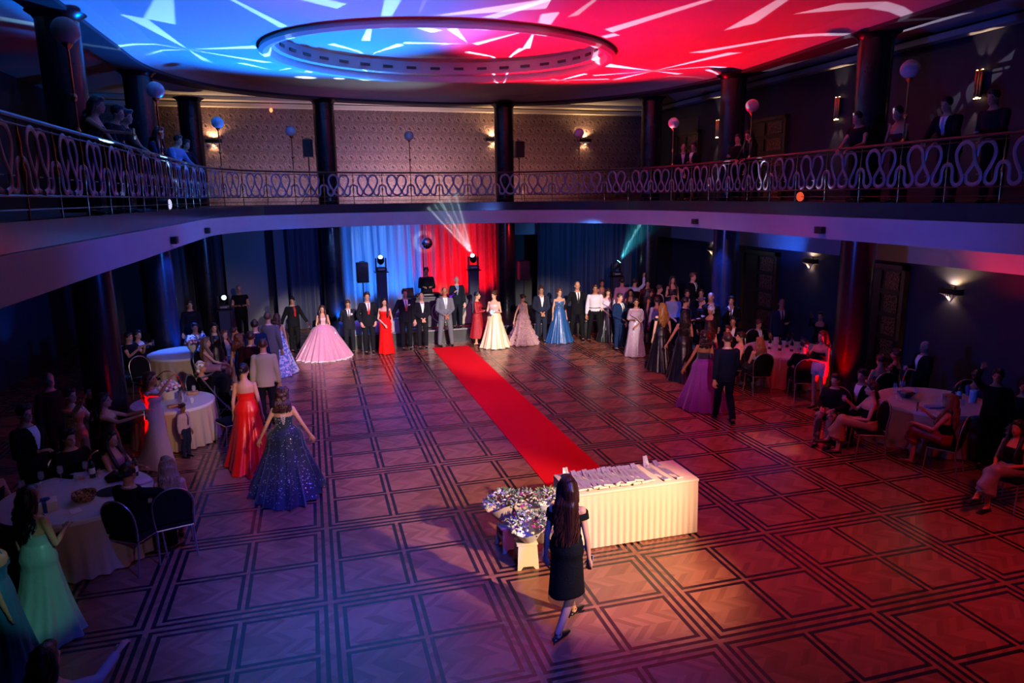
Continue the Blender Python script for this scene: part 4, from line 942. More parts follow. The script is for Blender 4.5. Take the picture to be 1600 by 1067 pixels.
# sashes
def sash_mat(seed):
    m = mat('sash_satin_%d' % seed, (.24, .19, .40), .34, sheen=.3); nt = m.node_tree; b_ = nt.nodes['Principled BSDF']; tc = nt.nodes.new('ShaderNodeTexCoord'); sp = nt.nodes.new('ShaderNodeSeparateXYZ'); nt.links.new(tc.outputs['Object'], sp.inputs[0])
    nz = nt.nodes.new('ShaderNodeTexNoise'); nz.inputs['Scale'].default_value = 90 + seed * 7; nt.links.new(tc.outputs['Object'], nz.inputs['Vector'])
    band = M1(nt, 'LESS_THAN', M1(nt, 'ABSOLUTE', sp.outputs[0]), .018); yb = M1(nt, 'GREATER_THAN', M1(nt, 'SINE', M1(nt, 'MULTIPLY', sp.outputs[1], 14 + seed)), -.2)
    f = M1(nt, 'MULTIPLY', M1(nt, 'MULTIPLY', band, yb), M1(nt, 'GREATER_THAN', nz.outputs['Fac'], .5))
    mx = nt.nodes.new('ShaderNodeMix'); mx.data_type = 'RGBA'; nt.links.new(f, mx.inputs[0]); mx.inputs[6].default_value = (.24, .19, .40, 1); mx.inputs[7].default_value = (.05, .03, .07, 1); nt.links.new(mx.outputs[2], b_.inputs['Base Color']); return m
SASH = [sash_mat(i) for i in range(3)]; ROLL = mat('scroll_paper', (.8, .7, .55), .6)
rng = random.Random(4)
def sash(x, y0, y1, rot, zb, lift, label, grp, w=.095, scroll=True, i=0):
    t = empty('satin_sash', (x, (y0 + y1) / 2, .758), rot, label, 'sash', grp); L = y1 - y0; P = []
    for a in range(25):
        u = a / 24; yy = -L / 2 + L * u; z = zb + .006 * sin(u * 12 + i) 
        if u > .80: z += lift * ((u - .80) / .2) ** 1.3; yy -= lift * .5 * ((u - .8) / .2)
        row = [Vector(((v - .5) * w * (1 - .35 * max(0, u - .8) / .2), yy, z + .004 * sin(v * 6 + u * 9))) for v in (0, .33, .66, 1)]
        P.append(row)
    g = MB(); g.grid(P); nn = len(g.v); g.v += [(v[0], v[1], v[2] - .003) for v in g.v]; g.f += [tuple(j + nn for j in reversed(f)) for f in g.f]; g.mi = [0] * len(g.f)
    g.build('ribbon', SASH[i % 3], t, sharp=180)
    if scroll: q = MB(); q.tube([(-w * .48, -L / 2 + .0, zb + .014), (w * .48, -L / 2, zb + .014)], .013, n=10); q.build('rolled_end', ROLL, t)
for i in range(15):
    x = 3.06 + i * .071; sash(x, .33 + .02 * rng.random(), .93, rng.uniform(-.05, .05), .004 + .0025 * (i % 3), rng.choice((.02, .04, .03, .12, .02, .06, .03)), 'lilac satin sash in the overlapping row piled on the left of the long table', 'lilac sashes in the overlapping row', i=i)
sash(4.25, .32, .97, .06, .004, .13, 'lilac satin sash lying apart, left one of the separate two', None, i=1); sash(4.42, .33, .95, .10, .004, .03, 'lilac satin sash lying apart, nearest the table right end', None, i=2)
for i in range(11):
    a = rng.uniform(-.5, .9); x = 3.22 + i * .075 + rng.uniform(-.02, .02); y = .315 + rng.uniform(-.01, .045)
    q = MB(); q.tube([(-.06 * cos(a), -.06 * sin(a) * .6, 0), (.06 * cos(a), .06 * sin(a) * .6, 0)], .014, n=10); o = q.build('paper_scroll', ROLL); o.location = (x, max(y, .31), .772 + .022 * (i % 2) + .012); tag(o, 'small cream paper scroll heaped along the front edge of the sashes', 'scroll', 'paper scrolls on the long table')
# step stools with bouquets
STOOLM = mat('beige_plastic', (.72, .56, .36), .5)
def stool(x, y, rz, label):
    t = empty('step_stool', (x, y, 0), rz, label, 'stool', 'beige step stools under the bouquets'); q = MB(); q.box((0, 0, .30), (.26, .20, .025), bev=.006); q.build('top', STOOLM, t)
    for s in (-1, 1):
        q = MB(); poly = [(-.13, 0), (-.09, 0), (-.06, .04), (.06, .04), (.09, 0), (.13, 0), (.115, .29), (-.115, .29)]
        q.prism(poly, -.011, .011); q.v = [(v[0], s * (.105 + .03 * (1 - v[1] / .29)) + v[2], v[1]) for v in q.v]; q.build('side_panel', STOOLM, t)
    for s in (-1, 1):
        q = MB(); q.box((s * .095, 0, .16), (.02, .21, .05)); q.build('cross_bar', STOOLM, t)
stool(2.31, .16, -.1, 'beige step stool nearest the camera under two bouquets'); stool(2.22, .62, .1, 'beige step stool behind, left-hand under a bouquet'); stool(2.70, .16, .15, 'beige step stool beside the table end')
LEAFM = [mat('leaf_green', (.10, .19, .08), .6), mat('leaf_grey_green', (.25, .36, .25), .6)]
FLM = [mat('flower_' + n, c, .6) for n, c in (('white', (.85, .83, .75)), ('cream', (.85, .72, .5)), ('peach', (.85, .45, .25)), ('magenta', (.45, .03, .22)), ('lilac', (.5, .4, .7)), ('wine', (.22, .03, .09)))]
KRAFT = mat('kraft_paper', (.55, .40, .28), .8); KRAFTW = mat('white_wrap', (.75, .7, .68), .7)
def bouquet(x, y, z, R, tilt, label, seed, wrap=KRAFT):
    rg = random.Random(seed); t = empty('flower_bouquet', (x, y, z), 0, label, 'bouquet', 'graduation bouquets on the stools'); Rm = Euler(tilt).to_matrix()
    q = MB(); n = 28; rs = []
    for i in range(6):
        u = i / 5; rs.append([Rm @ Vector(((.035 + (R * .95 - .035) * u ** .8) * (1 + .10 * u * sin(j * 4 / n * 6.28 + seed)) * cos(2 * pi * j / n), (.035 + (R * .95 - .035) * u ** .8) * sin(2 * pi * j / n), -.26 + .26 * u + .02 * u * sin(j * 3 / n * 6.28))) for j in range(n)])
    q.rings(rs, False); q.build('paper_wrap', wrap, t)
    g = [MB(), MB()]
    for i in range(180):
        a = rg.uniform(0, 6.28); e = rg.random() ** .6; p = Rm @ Vector((R * 1.05 * e * cos(a), R * 1.05 * e * sin(a), .02 + .11 * (1 - e * e) + rg.uniform(-.02, .05))); d = (Vector((cos(a) * e, sin(a) * e, .7)) + Vector((rg.uniform(-.5, .5), rg.uniform(-.5, .5), 0))).normalized(); s_ = d.orthogonal().normalized() * rg.uniform(.008, .014); l = rg.uniform(.035, .065)
        d = Rm @ d; g[i % 2].add([p, p + d * l * .5 + s_, p + d * l, p + d * l * .5 - s_ + Vector((0, 0, .004))], [(0, 1, 2, 3)])
    g[0].build('leaves', LEAFM[0], t); g[1].build('leaves', LEAFM[1], t)
    proto = {}
    for i in range(44):
        a = i * 2.4; e = sqrt((i + .5) / 44) * 1.0; k = rg.choice((0, 0, 0, 1, 1, 2, 3, 4, 4, 5)) ; sz = rg.uniform(.014, .03); p = Rm @ Vector((R * e * cos(a), R * e * sin(a), .05 + .11 * (1 - e * e) + rg.uniform(-.015, .02)))
        if k not in proto:
            m_ = MB(); m_.ell((0, 0, 0), (.5, .5, .45), n=8, m=5)
            for j in range(9): b_ = j * 2.4; rr = .55 + .25 * (j % 2); m_.ell((rr * cos(b_), rr * sin(b_), -.1 - .15 * (j % 2)), (.42, .42, .28), Euler((.5 * sin(b_), -.5 * cos(b_), 0)).to_matrix(), n=6, m=4)
            o = m_.build('blossom', FLM[k], t); proto[k] = o.data
        else: o = bpy.data.objects.new('blossom', proto[k]); COL.objects.link(o); o.parent = t
        o.location = p; o.scale = (sz,) * 3; o.rotation_euler = (rg.uniform(-.5, .5), rg.uniform(-.5, .5), rg.uniform(0, 6))
bouquet(2.13, .62, .60, .20, (-.1, -.25, 0), 'white and peach bouquet sticking out farthest left of the table', 1); bouquet(2.32, .10, .52, .20, (.25, -.15, 0), 'white bouquet with a magenta bloom in front, in kraft wrap', 2, KRAFTW)
bouquet(2.55, .10, .50, .17, (.3, .2, 0), 'lilac and white bouquet low in front beside the walking woman', 3); bouquet(2.42, .52, .60, .19, (0, 0, 0), 'magenta-dotted bouquet in the middle of the flower cluster', 4); bouquet(2.72, .55, .58, .17, (-.05, .2, 0), 'white bouquet at the back touching the table end', 5, KRAFTW)

# banquet chairs
CHF = mat('chair_black_fabric', (.005, .005, .008), .9, spec=.15); CHM = mat('chair_grey_metal', (.45, .45, .48), .3, metal=.9)
def make_chair(label):
    t = empty('banquet_chair', (0, 0, 0), 0, label, 'chair', None)
    q = MB(); q.box((0, 0, .445), (.43, .42, .06), bev=.022); q.build('seat', CHF, t)
    q = MB(); poly = [(.21 * cos(a) if a > 0 and a < pi else 0, 0) for a in ()] ; pts = [(-.20, .50), (-.215, .70)] + [(-.215 * cos(a), .72 + .215 * sin(a)) for a in [pi * k / 12 for k in range(1, 12)]] + [(.215, .70), (.20, .50)]
    q.prism(pts, -.025, .025); q.v = [(v[0], .20 + v[2] + (v[1] - .5) * .16, v[1]) for v in q.v]; q.build('backrest', CHF, t, sharp=40)
    q = MB(); fr = [(.215, .205, .44), (.228, .215, .60), (.232, .235, .72)] + [(.232 * cos(a), .235 + .036 * sin(a), .72 + .232 * sin(a)) for a in [pi * k / 12 for k in range(1, 12)]] + [(-.232, .235, .72), (-.228, .215, .60), (-.215, .205, .44)]
    q.tube(fr, .011, n=8); q.build('back_frame', CHM, t)
    q = MB(); q.tube([(.20, -.2, .41), (.20, .2, .41), (-.20, .2, .41), (-.20, -.2, .41), (.20, -.2, .41)], .010, n=6); q.build('seat_frame', CHM, t)
    for sx in (-1, 1):
        for sy in (-1, 1): q = MB(); q.cyl((sx * .20, sy * .19, .42), (sx * .215, sy * .215 + (.04 if sy > 0 else -.01), 0), .011, n=8); q.build('leg', CHM, t)
    return t
_chair = [None]
def chair(x, y, face, label, group='black banquet chairs round the tables', z=0):
    if _chair[0] is None: c = make_chair(label); _chair[0] = c; c.location = (x, y, z); c.rotation_euler = (0, 0, radians(face)); c['group'] = group; return c
    return dup(_chair[0], (x, y, z), radians(face), label, group)

# glassware prototypes
def proto_thing(fn):
    st = [None]
    def f(x, y, z, label, group=None, rz=0.0, scale=None):
        if st[0] is None: st[0] = fn(label); o = st[0]; o.location = (x, y, z); o.rotation_euler = (0, 0, rz); o['group'] = group or o['category']; return o
        return dup(st[0], (x, y, z), rz, label, group or st[0]['category'], scale)
    return f
def _wine(label):
    t = empty('wine_glass', (0, 0, 0), 0, label, 'glass'); q = MB(); q.lathe([(.032, 0), (.032, .003), (.005, .008), (.004, .09), (.006, .095)], n=14); q.build('foot', GLASS, t)
    q = MB(); q.lathe([(.006, .095), (.03, .11), (.038, .14), (.034, .19), (.03, .205)], n=14); q.build('bowl', GLASS, t); return t
wine = proto_thing(_wine)
def _tumb(label):
    t = empty('tumbler', (0, 0, 0), 0, label, 'glass'); q = MB(); q.lathe([(.001, .004), (.028, .004), (.035, .10), (.033, .10), (.027, .012)], n=14); q.build('cup', GLASS, t); return t
tumb = proto_thing(_tumb)
def _bot(label):
    t = empty('bottle', (0, 0, 0), 0, label, 'bottle'); q = MB(); q.lathe([(.001, 0), (.037, 0), (.038, .01), (.038, .18), (.03, .21), (.014, .24), (.013, .29)], n=16); q.build('body', mat('dark_green_bottle', (.01, .03, .015), .08, spec=.8), t)
    q = MB(); q.lathe([(.0145, .27), (.015, .305), (.001, .306)], n=12); q.build('cap', mat('bottle_cap', (.5, .08, .04), .3, metal=.5), t); q = MB(); q.lathe([(.0388, .06), (.0388, .14)], n=16); q.build('paper_label', PAPER, t); return t
bott = proto_thing(_bot)
def thing_mesh(name, mb, m, loc, label, cat, rz=0, group=None, smooth=True):
    o = mb.build(name, m, None, smooth); o.location = loc; o.rotation_euler = (0, 0, rz); return tag(o, label, cat, group)
TC = mat('white_damask_cloth', (.62, .58, .60), .6, bump=(12, .3)); TCS = mat('champagne_table_skirt', (.50, .38, .24), .55, bump=(14, .3))
def round_table(x, y, r, label, clabel, H=.75, folds=30):
    t = empty('round_table', (x, y, 0), 0, label, 'table', 'round banquet tables'); q = MB(); q.lathe([(.001, H - .035), (r - .01, H - .035), (r - .01, H - .008), (.001, H - .008)], n=40); q.build('table_top', DWOOD, t)
    for k in range(4): a = pi / 4 + k * pi / 2; q = MB(); q.cyl((cos(a) * r * .55, sin(a) * r * .55, 0), (cos(a) * r * .5, sin(a) * r * .5, H - .035), .015, n=8); q.build('leg', BLACKM, t)
    c = empty('tablecloth', (x, y, 0), 0, clabel, 'tablecloth', 'cloths of the round tables'); q = MB(); q.lathe([(.001, H + .004), (r * .6, H + .004), (r + .004, H + .003), (r + .012, H - .012), (r + .012, H - .05)], n=64); q.build('top_cloth', TC, c)
    q = MB(); n = 160; rs = []
    for i in range(8):
        u = i / 7; rs.append([Vector(((r + .006 + .035 * u * (1 + sin(folds * 2 * pi * j / n + sin(j * .2)) * (.4 + .6 * u))) * cos(2 * pi * j / n), (r + .006 + .035 * u * (1 + sin(folds * 2 * pi * j / n + sin(j * .2)) * (.4 + .6 * u))) * sin(2 * pi * j / n), H - .02 - (H - .04) * u)) for j in range(n)])
    q.rings(rs, False); q.build('skirt', TCS, c, sharp=180)
round_table(-3.0, 2.15, .86, 'round banquet table nearest, at the lower left edge', 'white cloth with tan skirt on the nearest left table')
round_table(-2.58, 6.35, .70, 'round banquet table behind the boy in white shirt', 'purple-lit cloth on the table with the flower basket')
round_table(-3.1, 10.9, .80, 'round banquet table by the blue-lit left column', 'pale cloth on the far left table by the blue column')
round_table(10.75, 6.55, .98, 'round banquet table by the right doors crowded with bottles', 'cloth with hanging napkins on the bottle-crowded right table', H=.76)
round_table(10.45, 2.15, .90, 'round banquet table at the right edge with the number card', 'reddish-lit cloth on the right table with the number card')
# --- things on the tables
T = .756
def ring_glass(cx, cy, r, angs, label, fn=wine, grp='glasses on the tables'):
    for a in angs: fn(cx + r * cos(radians(a)), cy + r * sin(radians(a)), T, label, grp)
ring_glass(-3.0, 2.15, .66, (95, 120, 140, 165), 'stemmed glass at the far-left side of the nearest left table'); ring_glass(-3.0, 2.15, .55, (75, 105, 150), 'small tumbler at the back of the nearest left table', tumb)
bott(-2.96, 2.72, T, 'dark bottle behind the basket on the nearest left table', 'bottles on the tables'); bott(-2.42, 2.62, T, 'dark bottle beside the seated couple on the nearest left table', 'bottles on the tables')
t = empty('bread_basket', (-2.85, 1.95, T), .3, 'speckled woven basket in the middle of the nearest left table', 'basket'); q = MB(); q.lathe([(.001, 0), (.10, 0), (.13, .05), (.14, .10), (.125, .10), (.11, .04)], n=20); q.build('bowl', mat('speckle_basket', (.5, .3, .2), .5, noise=(40, .03), color2=(.08, .04, .03)), t)
q = MB(); q.lathe([(.001, .0), (.16, .0), (.165, .012)], n=24); thing_mesh('plate', q, BLACKP, (-2.60, 2.12, T), 'round black plate behind the speckled basket', 'plate')
t = empty('gift_box', (-3.22, 1.75, T), .35, 'white gift box with blue ribbon on the nearest left table', 'gift'); q = MB(); q.box((0, 0, .06), (.26, .2, .12), bev=.006); q.build('box', PAPER, t); q = MB(); q.box((0, 0, .062), (.045, .206, .126)); q.ell((.03, 0, .14), (.04, .03, .02)); q.ell((-.03, 0, .14), (.04, .03, .02)); q.build('ribbon', cloth('1a4a9a', 'satin'), t)
q = MB(); q.box((0, 0, .003), (.12, .17, .004)); thing_mesh('paper_card', q, PAPER, (-2.86, 1.62, T), 'white paper card near the front edge of the nearest left table', 'card', .5)
q = MB(); q.box((0, 0, .012), (.22, .2, .02), bev=.006); thing_mesh('napkin', q, mat('lilac_napkin', (.6, .5, .7), .8), (-2.3, 2.35, T), 'folded lilac napkin beside the seated couple', 'napkin', .6)
q = MB(); q.tube([(-.1, 0, .06), (0, 0, .10), (.1, 0, .06)], [.04, .06, .03], n=10, rnd=True); q.box((0, 0, .03), (.24, .1, .06), bev=.02); thing_mesh('handbag', q, mat('black_leather', (.012, .012, .015), .35), (-2.62, 2.5, T), 'black evening bag at the back of the nearest left table', 'bag', .3)
# flower basket table
t = empty('flower_basket', (-2.68, 6.6, T), 0, 'basket of pink and white flowers with a tall hoop handle', 'flower basket'); q = MB(); q.lathe([(.001, 0), (.12, 0), (.17, .16), (.155, .16), (.11, .02)], n=18); q.build('basket', KRAFTW, t)
q = MB(); q.tube([(-.26 * cos(a), 0, .10 + .42 * sin(a)) for a in [pi * k / 16 for k in range(17)]], .009, n=6); q.build('handle', BRASS, t)
rg = random.Random(11)
for i in range(46):
    m_ = MB(); a = i * 2.4; e = sqrt(i / 46); m_.ell((.19 * e * cos(a), .19 * e * sin(a), .20 + .13 * (1 - e * e)), (.034, .034, .028), n=7, m=5); m_.build('blossom', [FLM[0], FLM[4], mat('flower_pink', (.8, .3, .45), .6)][i % 3], t)
q = MB(); q.lathe([(.001, 0), (.07, 0), (.085, .2), (.078, .2), (.065, .02)], n=20); thing_mesh('ice_bucket', q, CHROME, (-2.40, 6.25, T), 'shiny metal ice bucket before the flower basket', 'bucket')
tumb(-2.82, 6.2, T, 'tumbler left of the metal ice bucket', 'glasses on the tables'); wine(-2.25, 6.6, T, 'stemmed glass right of the flower basket', 'glasses on the tables'); tumb(-2.22, 6.1, T, 'tumbler right of the metal ice bucket', 'glasses on the tables')
q = MB(); q.box((0, 0, .02), (.2, .12, .04), bev=.015); thing_mesh('bread_roll', q, mat('bread_brown', (.45, .2, .08), .7), (-2.5, 5.95, T), 'brown pastry near the table edge behind the boy', 'food', .3)
q = MB(); q.box((0, 0, .03), (.2, .14, .06), bev=.015); thing_mesh('small_box', q, mat('brown_box', (.4, .2, .12), .7), (-2.3, 6.75, T), 'small brown box behind the metal ice bucket', 'box', .2)
# right crowded table
rg = random.Random(5)
for i, (dx, dy) in enumerate(((-.42, .1), (-.30, -.12), (-.1, -.28), (.1, .15), (.35, .3), (.22, -.2))): bott(10.75 + dx, 6.55 + dy, T + .01, 'dark bottle in the cluster on the table before the grey-suited man', 'bottles on the crowded right table')
for i in range(12):
    a = rg.uniform(0, 6.28); r = rg.uniform(.25, .85); (wine if i % 2 else tumb)(10.75 + r * cos(a), 6.55 + r * sin(a), T + .01, 'glass among the bottles on the table by the right doors' if i % 2 == 0 else 'stemmed glass among the bottles on the table by the right doors', 'glasses on the crowded right table')
for i, (dx, dy, rz) in enumerate(((-.70, .15, .2), (.55, -.35, .5), (.05, .5, -.2))): q = MB(); q.box((0, 0, .09), (.13, .004, .18), (-.2, 0, 0)); thing_mesh('menu_card', q, PAPER, (10.75 + dx, 6.55 + dy, T + .012), ('white menu card at the left side of the crowded table', 'white menu card near the seated man in black', 'white menu card at the back of the crowded table')[i], 'card', rz)
for i, (dx, dy, rz) in enumerate(((-.62, -.62, .75), (-.05, -.95, .1))):
    q = MB(); q.box((0, 0, 0), (.26, .03, .30), bev=.01); q.box((.12, -.01, -.05), (.05, .03, .34), bev=.01); thing_mesh('napkin', q, PAPER, (10.75 + dx, 6.55 + dy, .60), ('cream napkin hanging over the table edge behind the grey chair', 'cream napkin hanging over the middle of the table edge')[i], 'napkin', rz)
# right number-card table
ring_glass(10.45, 2.15, .62, (150, 165, 175, 120, 100, 95, 230), 'stemmed glass on the table with the number card', wine, 'glasses on the number card table'); ring_glass(10.45, 2.15, .45, (140, 80, 0, 300), 'tumbler on the table with the number card', tumb, 'glasses on the number card table')
t = empty('fruit_bowl', (10.15, 2.45, T), 0, 'dark bowl on the table with the number card', 'bowl'); q = MB(); q.lathe([(.001, 0), (.07, 0), (.15, .09), (.14, .09), (.06, .015)], n=22); q.build('bowl', mat('dark_bowl', (.03, .02, .03), .2), t); q = MB()
for i in range(5): q.ell((.06 * cos(i * 1.3), .06 * sin(i * 1.3), .09), (.04, .04, .035))
q.build('contents', mat('pastry', (.4, .18, .08), .7), t, vox=.01, sm=1)
t = empty('number_card', (10.62, 2.05, T), -.1, 'white table card reading 8 beside a dark bottle', 'sign'); q = MB(); q.box((0, 0, .07), (.14, .006, .14), (-.12, 0, 0)); q.build('card', PAPER, t)
fc = bpy.data.curves.new('numeral', 'FONT'); fc.body = '8'; fc.size = .15; fc.extrude = .001; fc.align_x = 'CENTER'; fc.align_y = 'CENTER'; o = bpy.data.objects.new('numeral_src', fc); _tmp.collection.objects.link(o); _tmp.view_layers[0].update(); me = bpy.data.meshes.new_from_object(o.evaluated_get(_tmp.view_layers[0].depsgraph)); bpy.data.objects.remove(o); o = link(me, 'numeral', BLACKP, t, False); o.location = (0, -.006, .07); o.rotation_euler = (pi / 2 - .12, 0, 0)
bott(10.58, 1.88, T, 'dark bottle in front of the white number card', 'bottles on the tables'); bott(10.98, 2.1, T, 'dark bottle right of the number card beside the white jug', 'bottles on the tables')
q = MB(); q.lathe([(.001, 0), (.06, 0), (.065, .2), (.055, .22), (.05, .2), (.05, .02)], n=18); thing_mesh('water_jug', q, mat('pale_jug', (.7, .7, .85), .2), (11.0, 1.85, T), 'pale jug on the right of the number card table', 'jug')
q = MB(); q.box((0, 0, .018), (.3, .16, .035), bev=.015); thing_mesh('clutch_bag', q, cloth('8a7aa8', 'sequin'), (10.12, 1.80, T), 'sparkling silver clutch bag before the seated blonde woman', 'bag', -.2)
t = empty('bouquet_wrapped', (-2.85, 10.7, T), 0, 'white bouquet in wrap on the far left table', 'bouquet'); q = MB(); q.lathe([(.04, 0), (.16, .22), (.15, .22)], n=16); q.build('paper_wrap', PAPER, t)
for i in range(30):
    m_ = MB(); a = i * 2.4; e = sqrt(i / 30); m_.ell((.17 * e * cos(a), .17 * e * sin(a), .25 + .07 * (1 - e * e)), (.032, .032, .026), n=7, m=5); m_.build('blossom', [FLM[0], FLM[4], FLM[5]][i % 3], t)
bott(-2.62, 10.6, T, 'bottle on the far left table between the seated women', 'bottles on the tables')

# ---------------- stage gear
def speaker(x, y, zc, label, w=.36, h=.62, stand=True, base=0, rz=0):
    t = empty('loudspeaker', (x, y, zc - h / 2), rz, label, 'loudspeaker', 'black loudspeakers'); q = MB(); q.box((0, 0, h / 2), (w, .34, h), bev=.02); q.build('cabinet', BLACKP, t)
    q = MB(); q.box((0, -.175, h * .45), (w * .86, .012, h * .78), bev=.004); q.build('grille', mat('speaker_grille', (.03, .03, .035), .7, bump=(200, .4)), t); q = MB(); q.tube([(-.08, -.05, h), (-.07, -.05, h + .03), (.07, -.05, h + .03), (.08, -.05, h)], .012, n=6); q.build('handle', BLACKP, t)
    if stand:
        s = empty('speaker_stand', (x, y, base), rz, 'black tripod stand under the ' + label, 'stand', 'speaker stands'); q = MB(); q.cyl((0, 0, .25), (0, 0, zc - h / 2 - base), .018, n=8); q.build('pole', BLACKM, s)
        for k in range(3): a = k * 2.094 + .5; q = MB(); q.cyl((0, 0, .55), (.4 * cos(a), .4 * sin(a), .0), .011, n=6); q.build('leg', BLACKM, s)
speaker(1.52, 14.9, 2.12, 'loudspeaker before the blue drape', base=.42); speaker(6.75, 14.9, 1.98, 'loudspeaker before the red-lit column', base=.42); 
speaker(.15, 17.1, 5.98, 'gallery loudspeaker left of the far black column', .32, .55, True, 4.19); speaker(7.28, 17.1, 5.98, 'gallery loudspeaker right of the second far column', .32, .55, True, 4.19)
LENS = mat('lamp_lens', (.9, .95, 1), .1, emit=(.5, .8, 1.0), es=4); LENST = mat('lamp_lens_teal', (.5, 1, .95), .1, emit=(.25, .95, .9), es=12)
def moving_head(x, y, z0, aim, label, base=0, lens=LENS, tower=True, lit=True):
    if tower:
        w = empty('lighting_tower', (x, y, base), 0, 'dark column tower under the ' + label, 'stand', 'lighting towers'); q = MB(); q.box((0, 0, (z0 - base) / 2), (.30, .30, z0 - base - .01)); q.build('column_cover', mat('tower_scrim', (.02, .025, .06), .7), w); q = MB(); q.box((0, 0, z0 - base - .02), (.42, .38, .03)); q.build('top_plate', BLACKM, w)
    t = empty('moving_head_light', (x, y, z0), 0, label, 'stage light', 'moving head stage lights'); q = MB(); q.box((0, 0, .07), (.34, .28, .12), bev=.015); q.build('base', BLACKP, t); q = MB(); q.box((0, -.143, .07), (.2, .004, .05)); q.build('control_panel', mat('panel_grey', (.3, .3, .35), .4), t)
    for sx in (-1, 1): q = MB(); q.box((sx * .15, 0, .27), (.04, .12, .28), bev=.01); q.build('yoke_arm', BLACKP, t)
    d = (Vector(aim) - Vector((x, y, z0 + .35))).normalized(); c0 = Vector((0, 0, .35)); q = MB(); q.tube([c0 - d * .14, c0 - d * .05, c0 + d * .12, c0 + d * .15], [.08, .115, .10, .085], n=16); q.build('head', BLACKP, t)
    q = MB(); q.tube([c0 + d * .148, c0 + d * .155], [.07, .068], n=16); q.build('lens', lens if lit else BLACKM, t)
    return Vector((x, y, z0)) + c0 + d * .2
p1 = moving_head(2.08, 14.7, 2.15, (1.5, 9, 7.6), 'moving head light before the blue drape', .42)
p2 = moving_head(5.0, 14.7, 2.10, (3.6, 11, 6.0), 'moving head light throwing white beams before the red-lit drape', .42)
p3 = moving_head(-2.62, 15.4, 1.12, (0, 4, 3.0), 'moving head light beside the grey-haired technician', .0)
p4 = moving_head(9.75, 14.2, 1.75, (11.5, 13.6, 4.5), 'moving head light with teal glow behind the crowd', .0, LENST)
for k, (dx, ang) in enumerate(((-3.2, 4.0), (-2.6, 2.6), (-2.1, 4.2), (-1.5, 2.4), (-1.0, 3.4))): spot('beam_white', p2, (p2.x + dx, p2.y - .6, p2.z + 3.4), (.7, .9, 1.0), 8000, ang, .8, .01)
spot('beam_teal_fan', p4, (p4.x + 1.0, p4.y - .4, p4.z + 1.75), (.05, .65, .9), 260, 46, .9, .02); spot('beam_teal', p4, (p4.x + 1.25, p4.y - .2, p4.z + 2.3), (.3, .95, 1.0), 5000, 6, .5, .02)
# haze over the stage
m = bpy.data.materials.new('haze_volume'); m.use_nodes = True; nt = m.node_tree; nt.nodes.clear(); oo = nt.nodes.new('ShaderNodeOutputMaterial'); vs = nt.nodes.new('ShaderNodeVolumeScatter'); vs.inputs['Density'].default_value = .16; vs.inputs['Anisotropy'].default_value = .1; nt.links.new(vs.outputs[0], oo.inputs['Volume'])
q = MB(); q.tube([p2 + Vector((-.02, -.03, .03)), p2 + Vector((-.95, -.28, 1.75))], [.06, .85], n=20); hz = q.build('haze', m, smooth=False); outward(hz.data); tag(hz, 'thin haze lit by white beams above the light at the red-lit drape', 'haze', kind='stuff')
q = MB(); q.tube([p4 + Vector((.02, -.02, .03)), p4 + Vector((1.0, -.4, 1.75))], [.05, 1.0], n=20); hz = q.build('haze', m, smooth=False); outward(hz.data); tag(hz, 'teal lit haze beside the dark curtain', 'haze', kind='stuff')
spot('beam_haze_fan', p2, (p2.x - .95, p2.y - .28, p2.z + 1.75), (.6, .85, 1.0), 300, 46, 1.0, .02)
spot('added_ball_spot', (3.2, 10.0, 3.0), (3.74, 16.0, 2.89), (.7, .8, 1.0), 900, 7, .5, .02)  # unseen spot added in mid-air to brighten the disco ball
# disco ball
t = empty('disco_ball', (3.74, 16.0, 2.89), 0, 'mirrored disco ball hanging before the drapes', 'disco ball'); q = MB(); q.ell((0, 0, 0), (.20, .20, .20), n=30, m=18); q.build('mirror_ball', mat('mirror_tiles', (.8, .8, .85), .08, metal=1.0), t, smooth=False); q = MB(); q.cyl((0, 0, .19), (0, 0, .635), .008, n=6); q.lathe([(.03, .14), (.03, .17), (.01, .18)], n=10); q.build('chain', CHROME, t)
# DJ desk
t = empty('dj_desk', (3.75, 14.35, .42), 0, 'black DJ desk with a white ringed emblem on its front', 'desk'); DF = mat('desk_front', (.03, .028, .03), .4)
q = MB(); q.box((0, 0, .92), (2.1, .6, .05), bev=.008); q.build('desk_top', BLACKP, t); q = MB(); q.box((0, -.28, .46), (2.1, .03, .90)); q.build('front_panel', DF, t)
EMB = mat('emblem_pale', (.55, .5, .48), .5); q = MB(); q.tube([(.10 + .34 * cos(a), -.30, .46 + .34 * sin(a)) for a in [2 * pi * k / 40 for k in range(41)]], .012, n=6)
for k in range(7): a = k * .9; q.tube([(.10 + .08 * cos(a), -.302, .46 + .08 * sin(a)), (.10 + .2 * cos(a + .6), -.302, .46 + .2 * sin(a + .6)), (.10 + .24 * cos(a + 1.3), -.302, .46 + .18 * sin(a + 1.3))], [.012, .022, .006], n=6)
q.build('emblem', EMB, t)
for sx in (-1, 1): q = MB(); q.add([(sx * .62, -.298, .05), (sx * 1.02, -.298, .05), (sx * 1.02, -.298, .85)], [(0, 1, 2)]); q.add([(sx * .62, -.301, .05), (sx * 1.02, -.301, .05), (sx * 1.02, -.301, .85)], [(0, 1, 2)]); q.build('printed_flash', mat('flash_tan', (.35, .26, .2), .5), t)
q = MB(); q.box((0, 0, .04), (.75, .42, .08), bev=.01); q.lathe([(.001, .09), (.13, .09), (.13, .08)], (-.22, 0, 0), 20); q.lathe([(.001, .09), (.13, .09), (.13, .08)], (.22, 0, 0), 20); thing_mesh('dj_mixer', q, BLACKM, (3.45, 14.35, 1.368), 'twin-deck mixer in front of the young DJ', 'mixer')
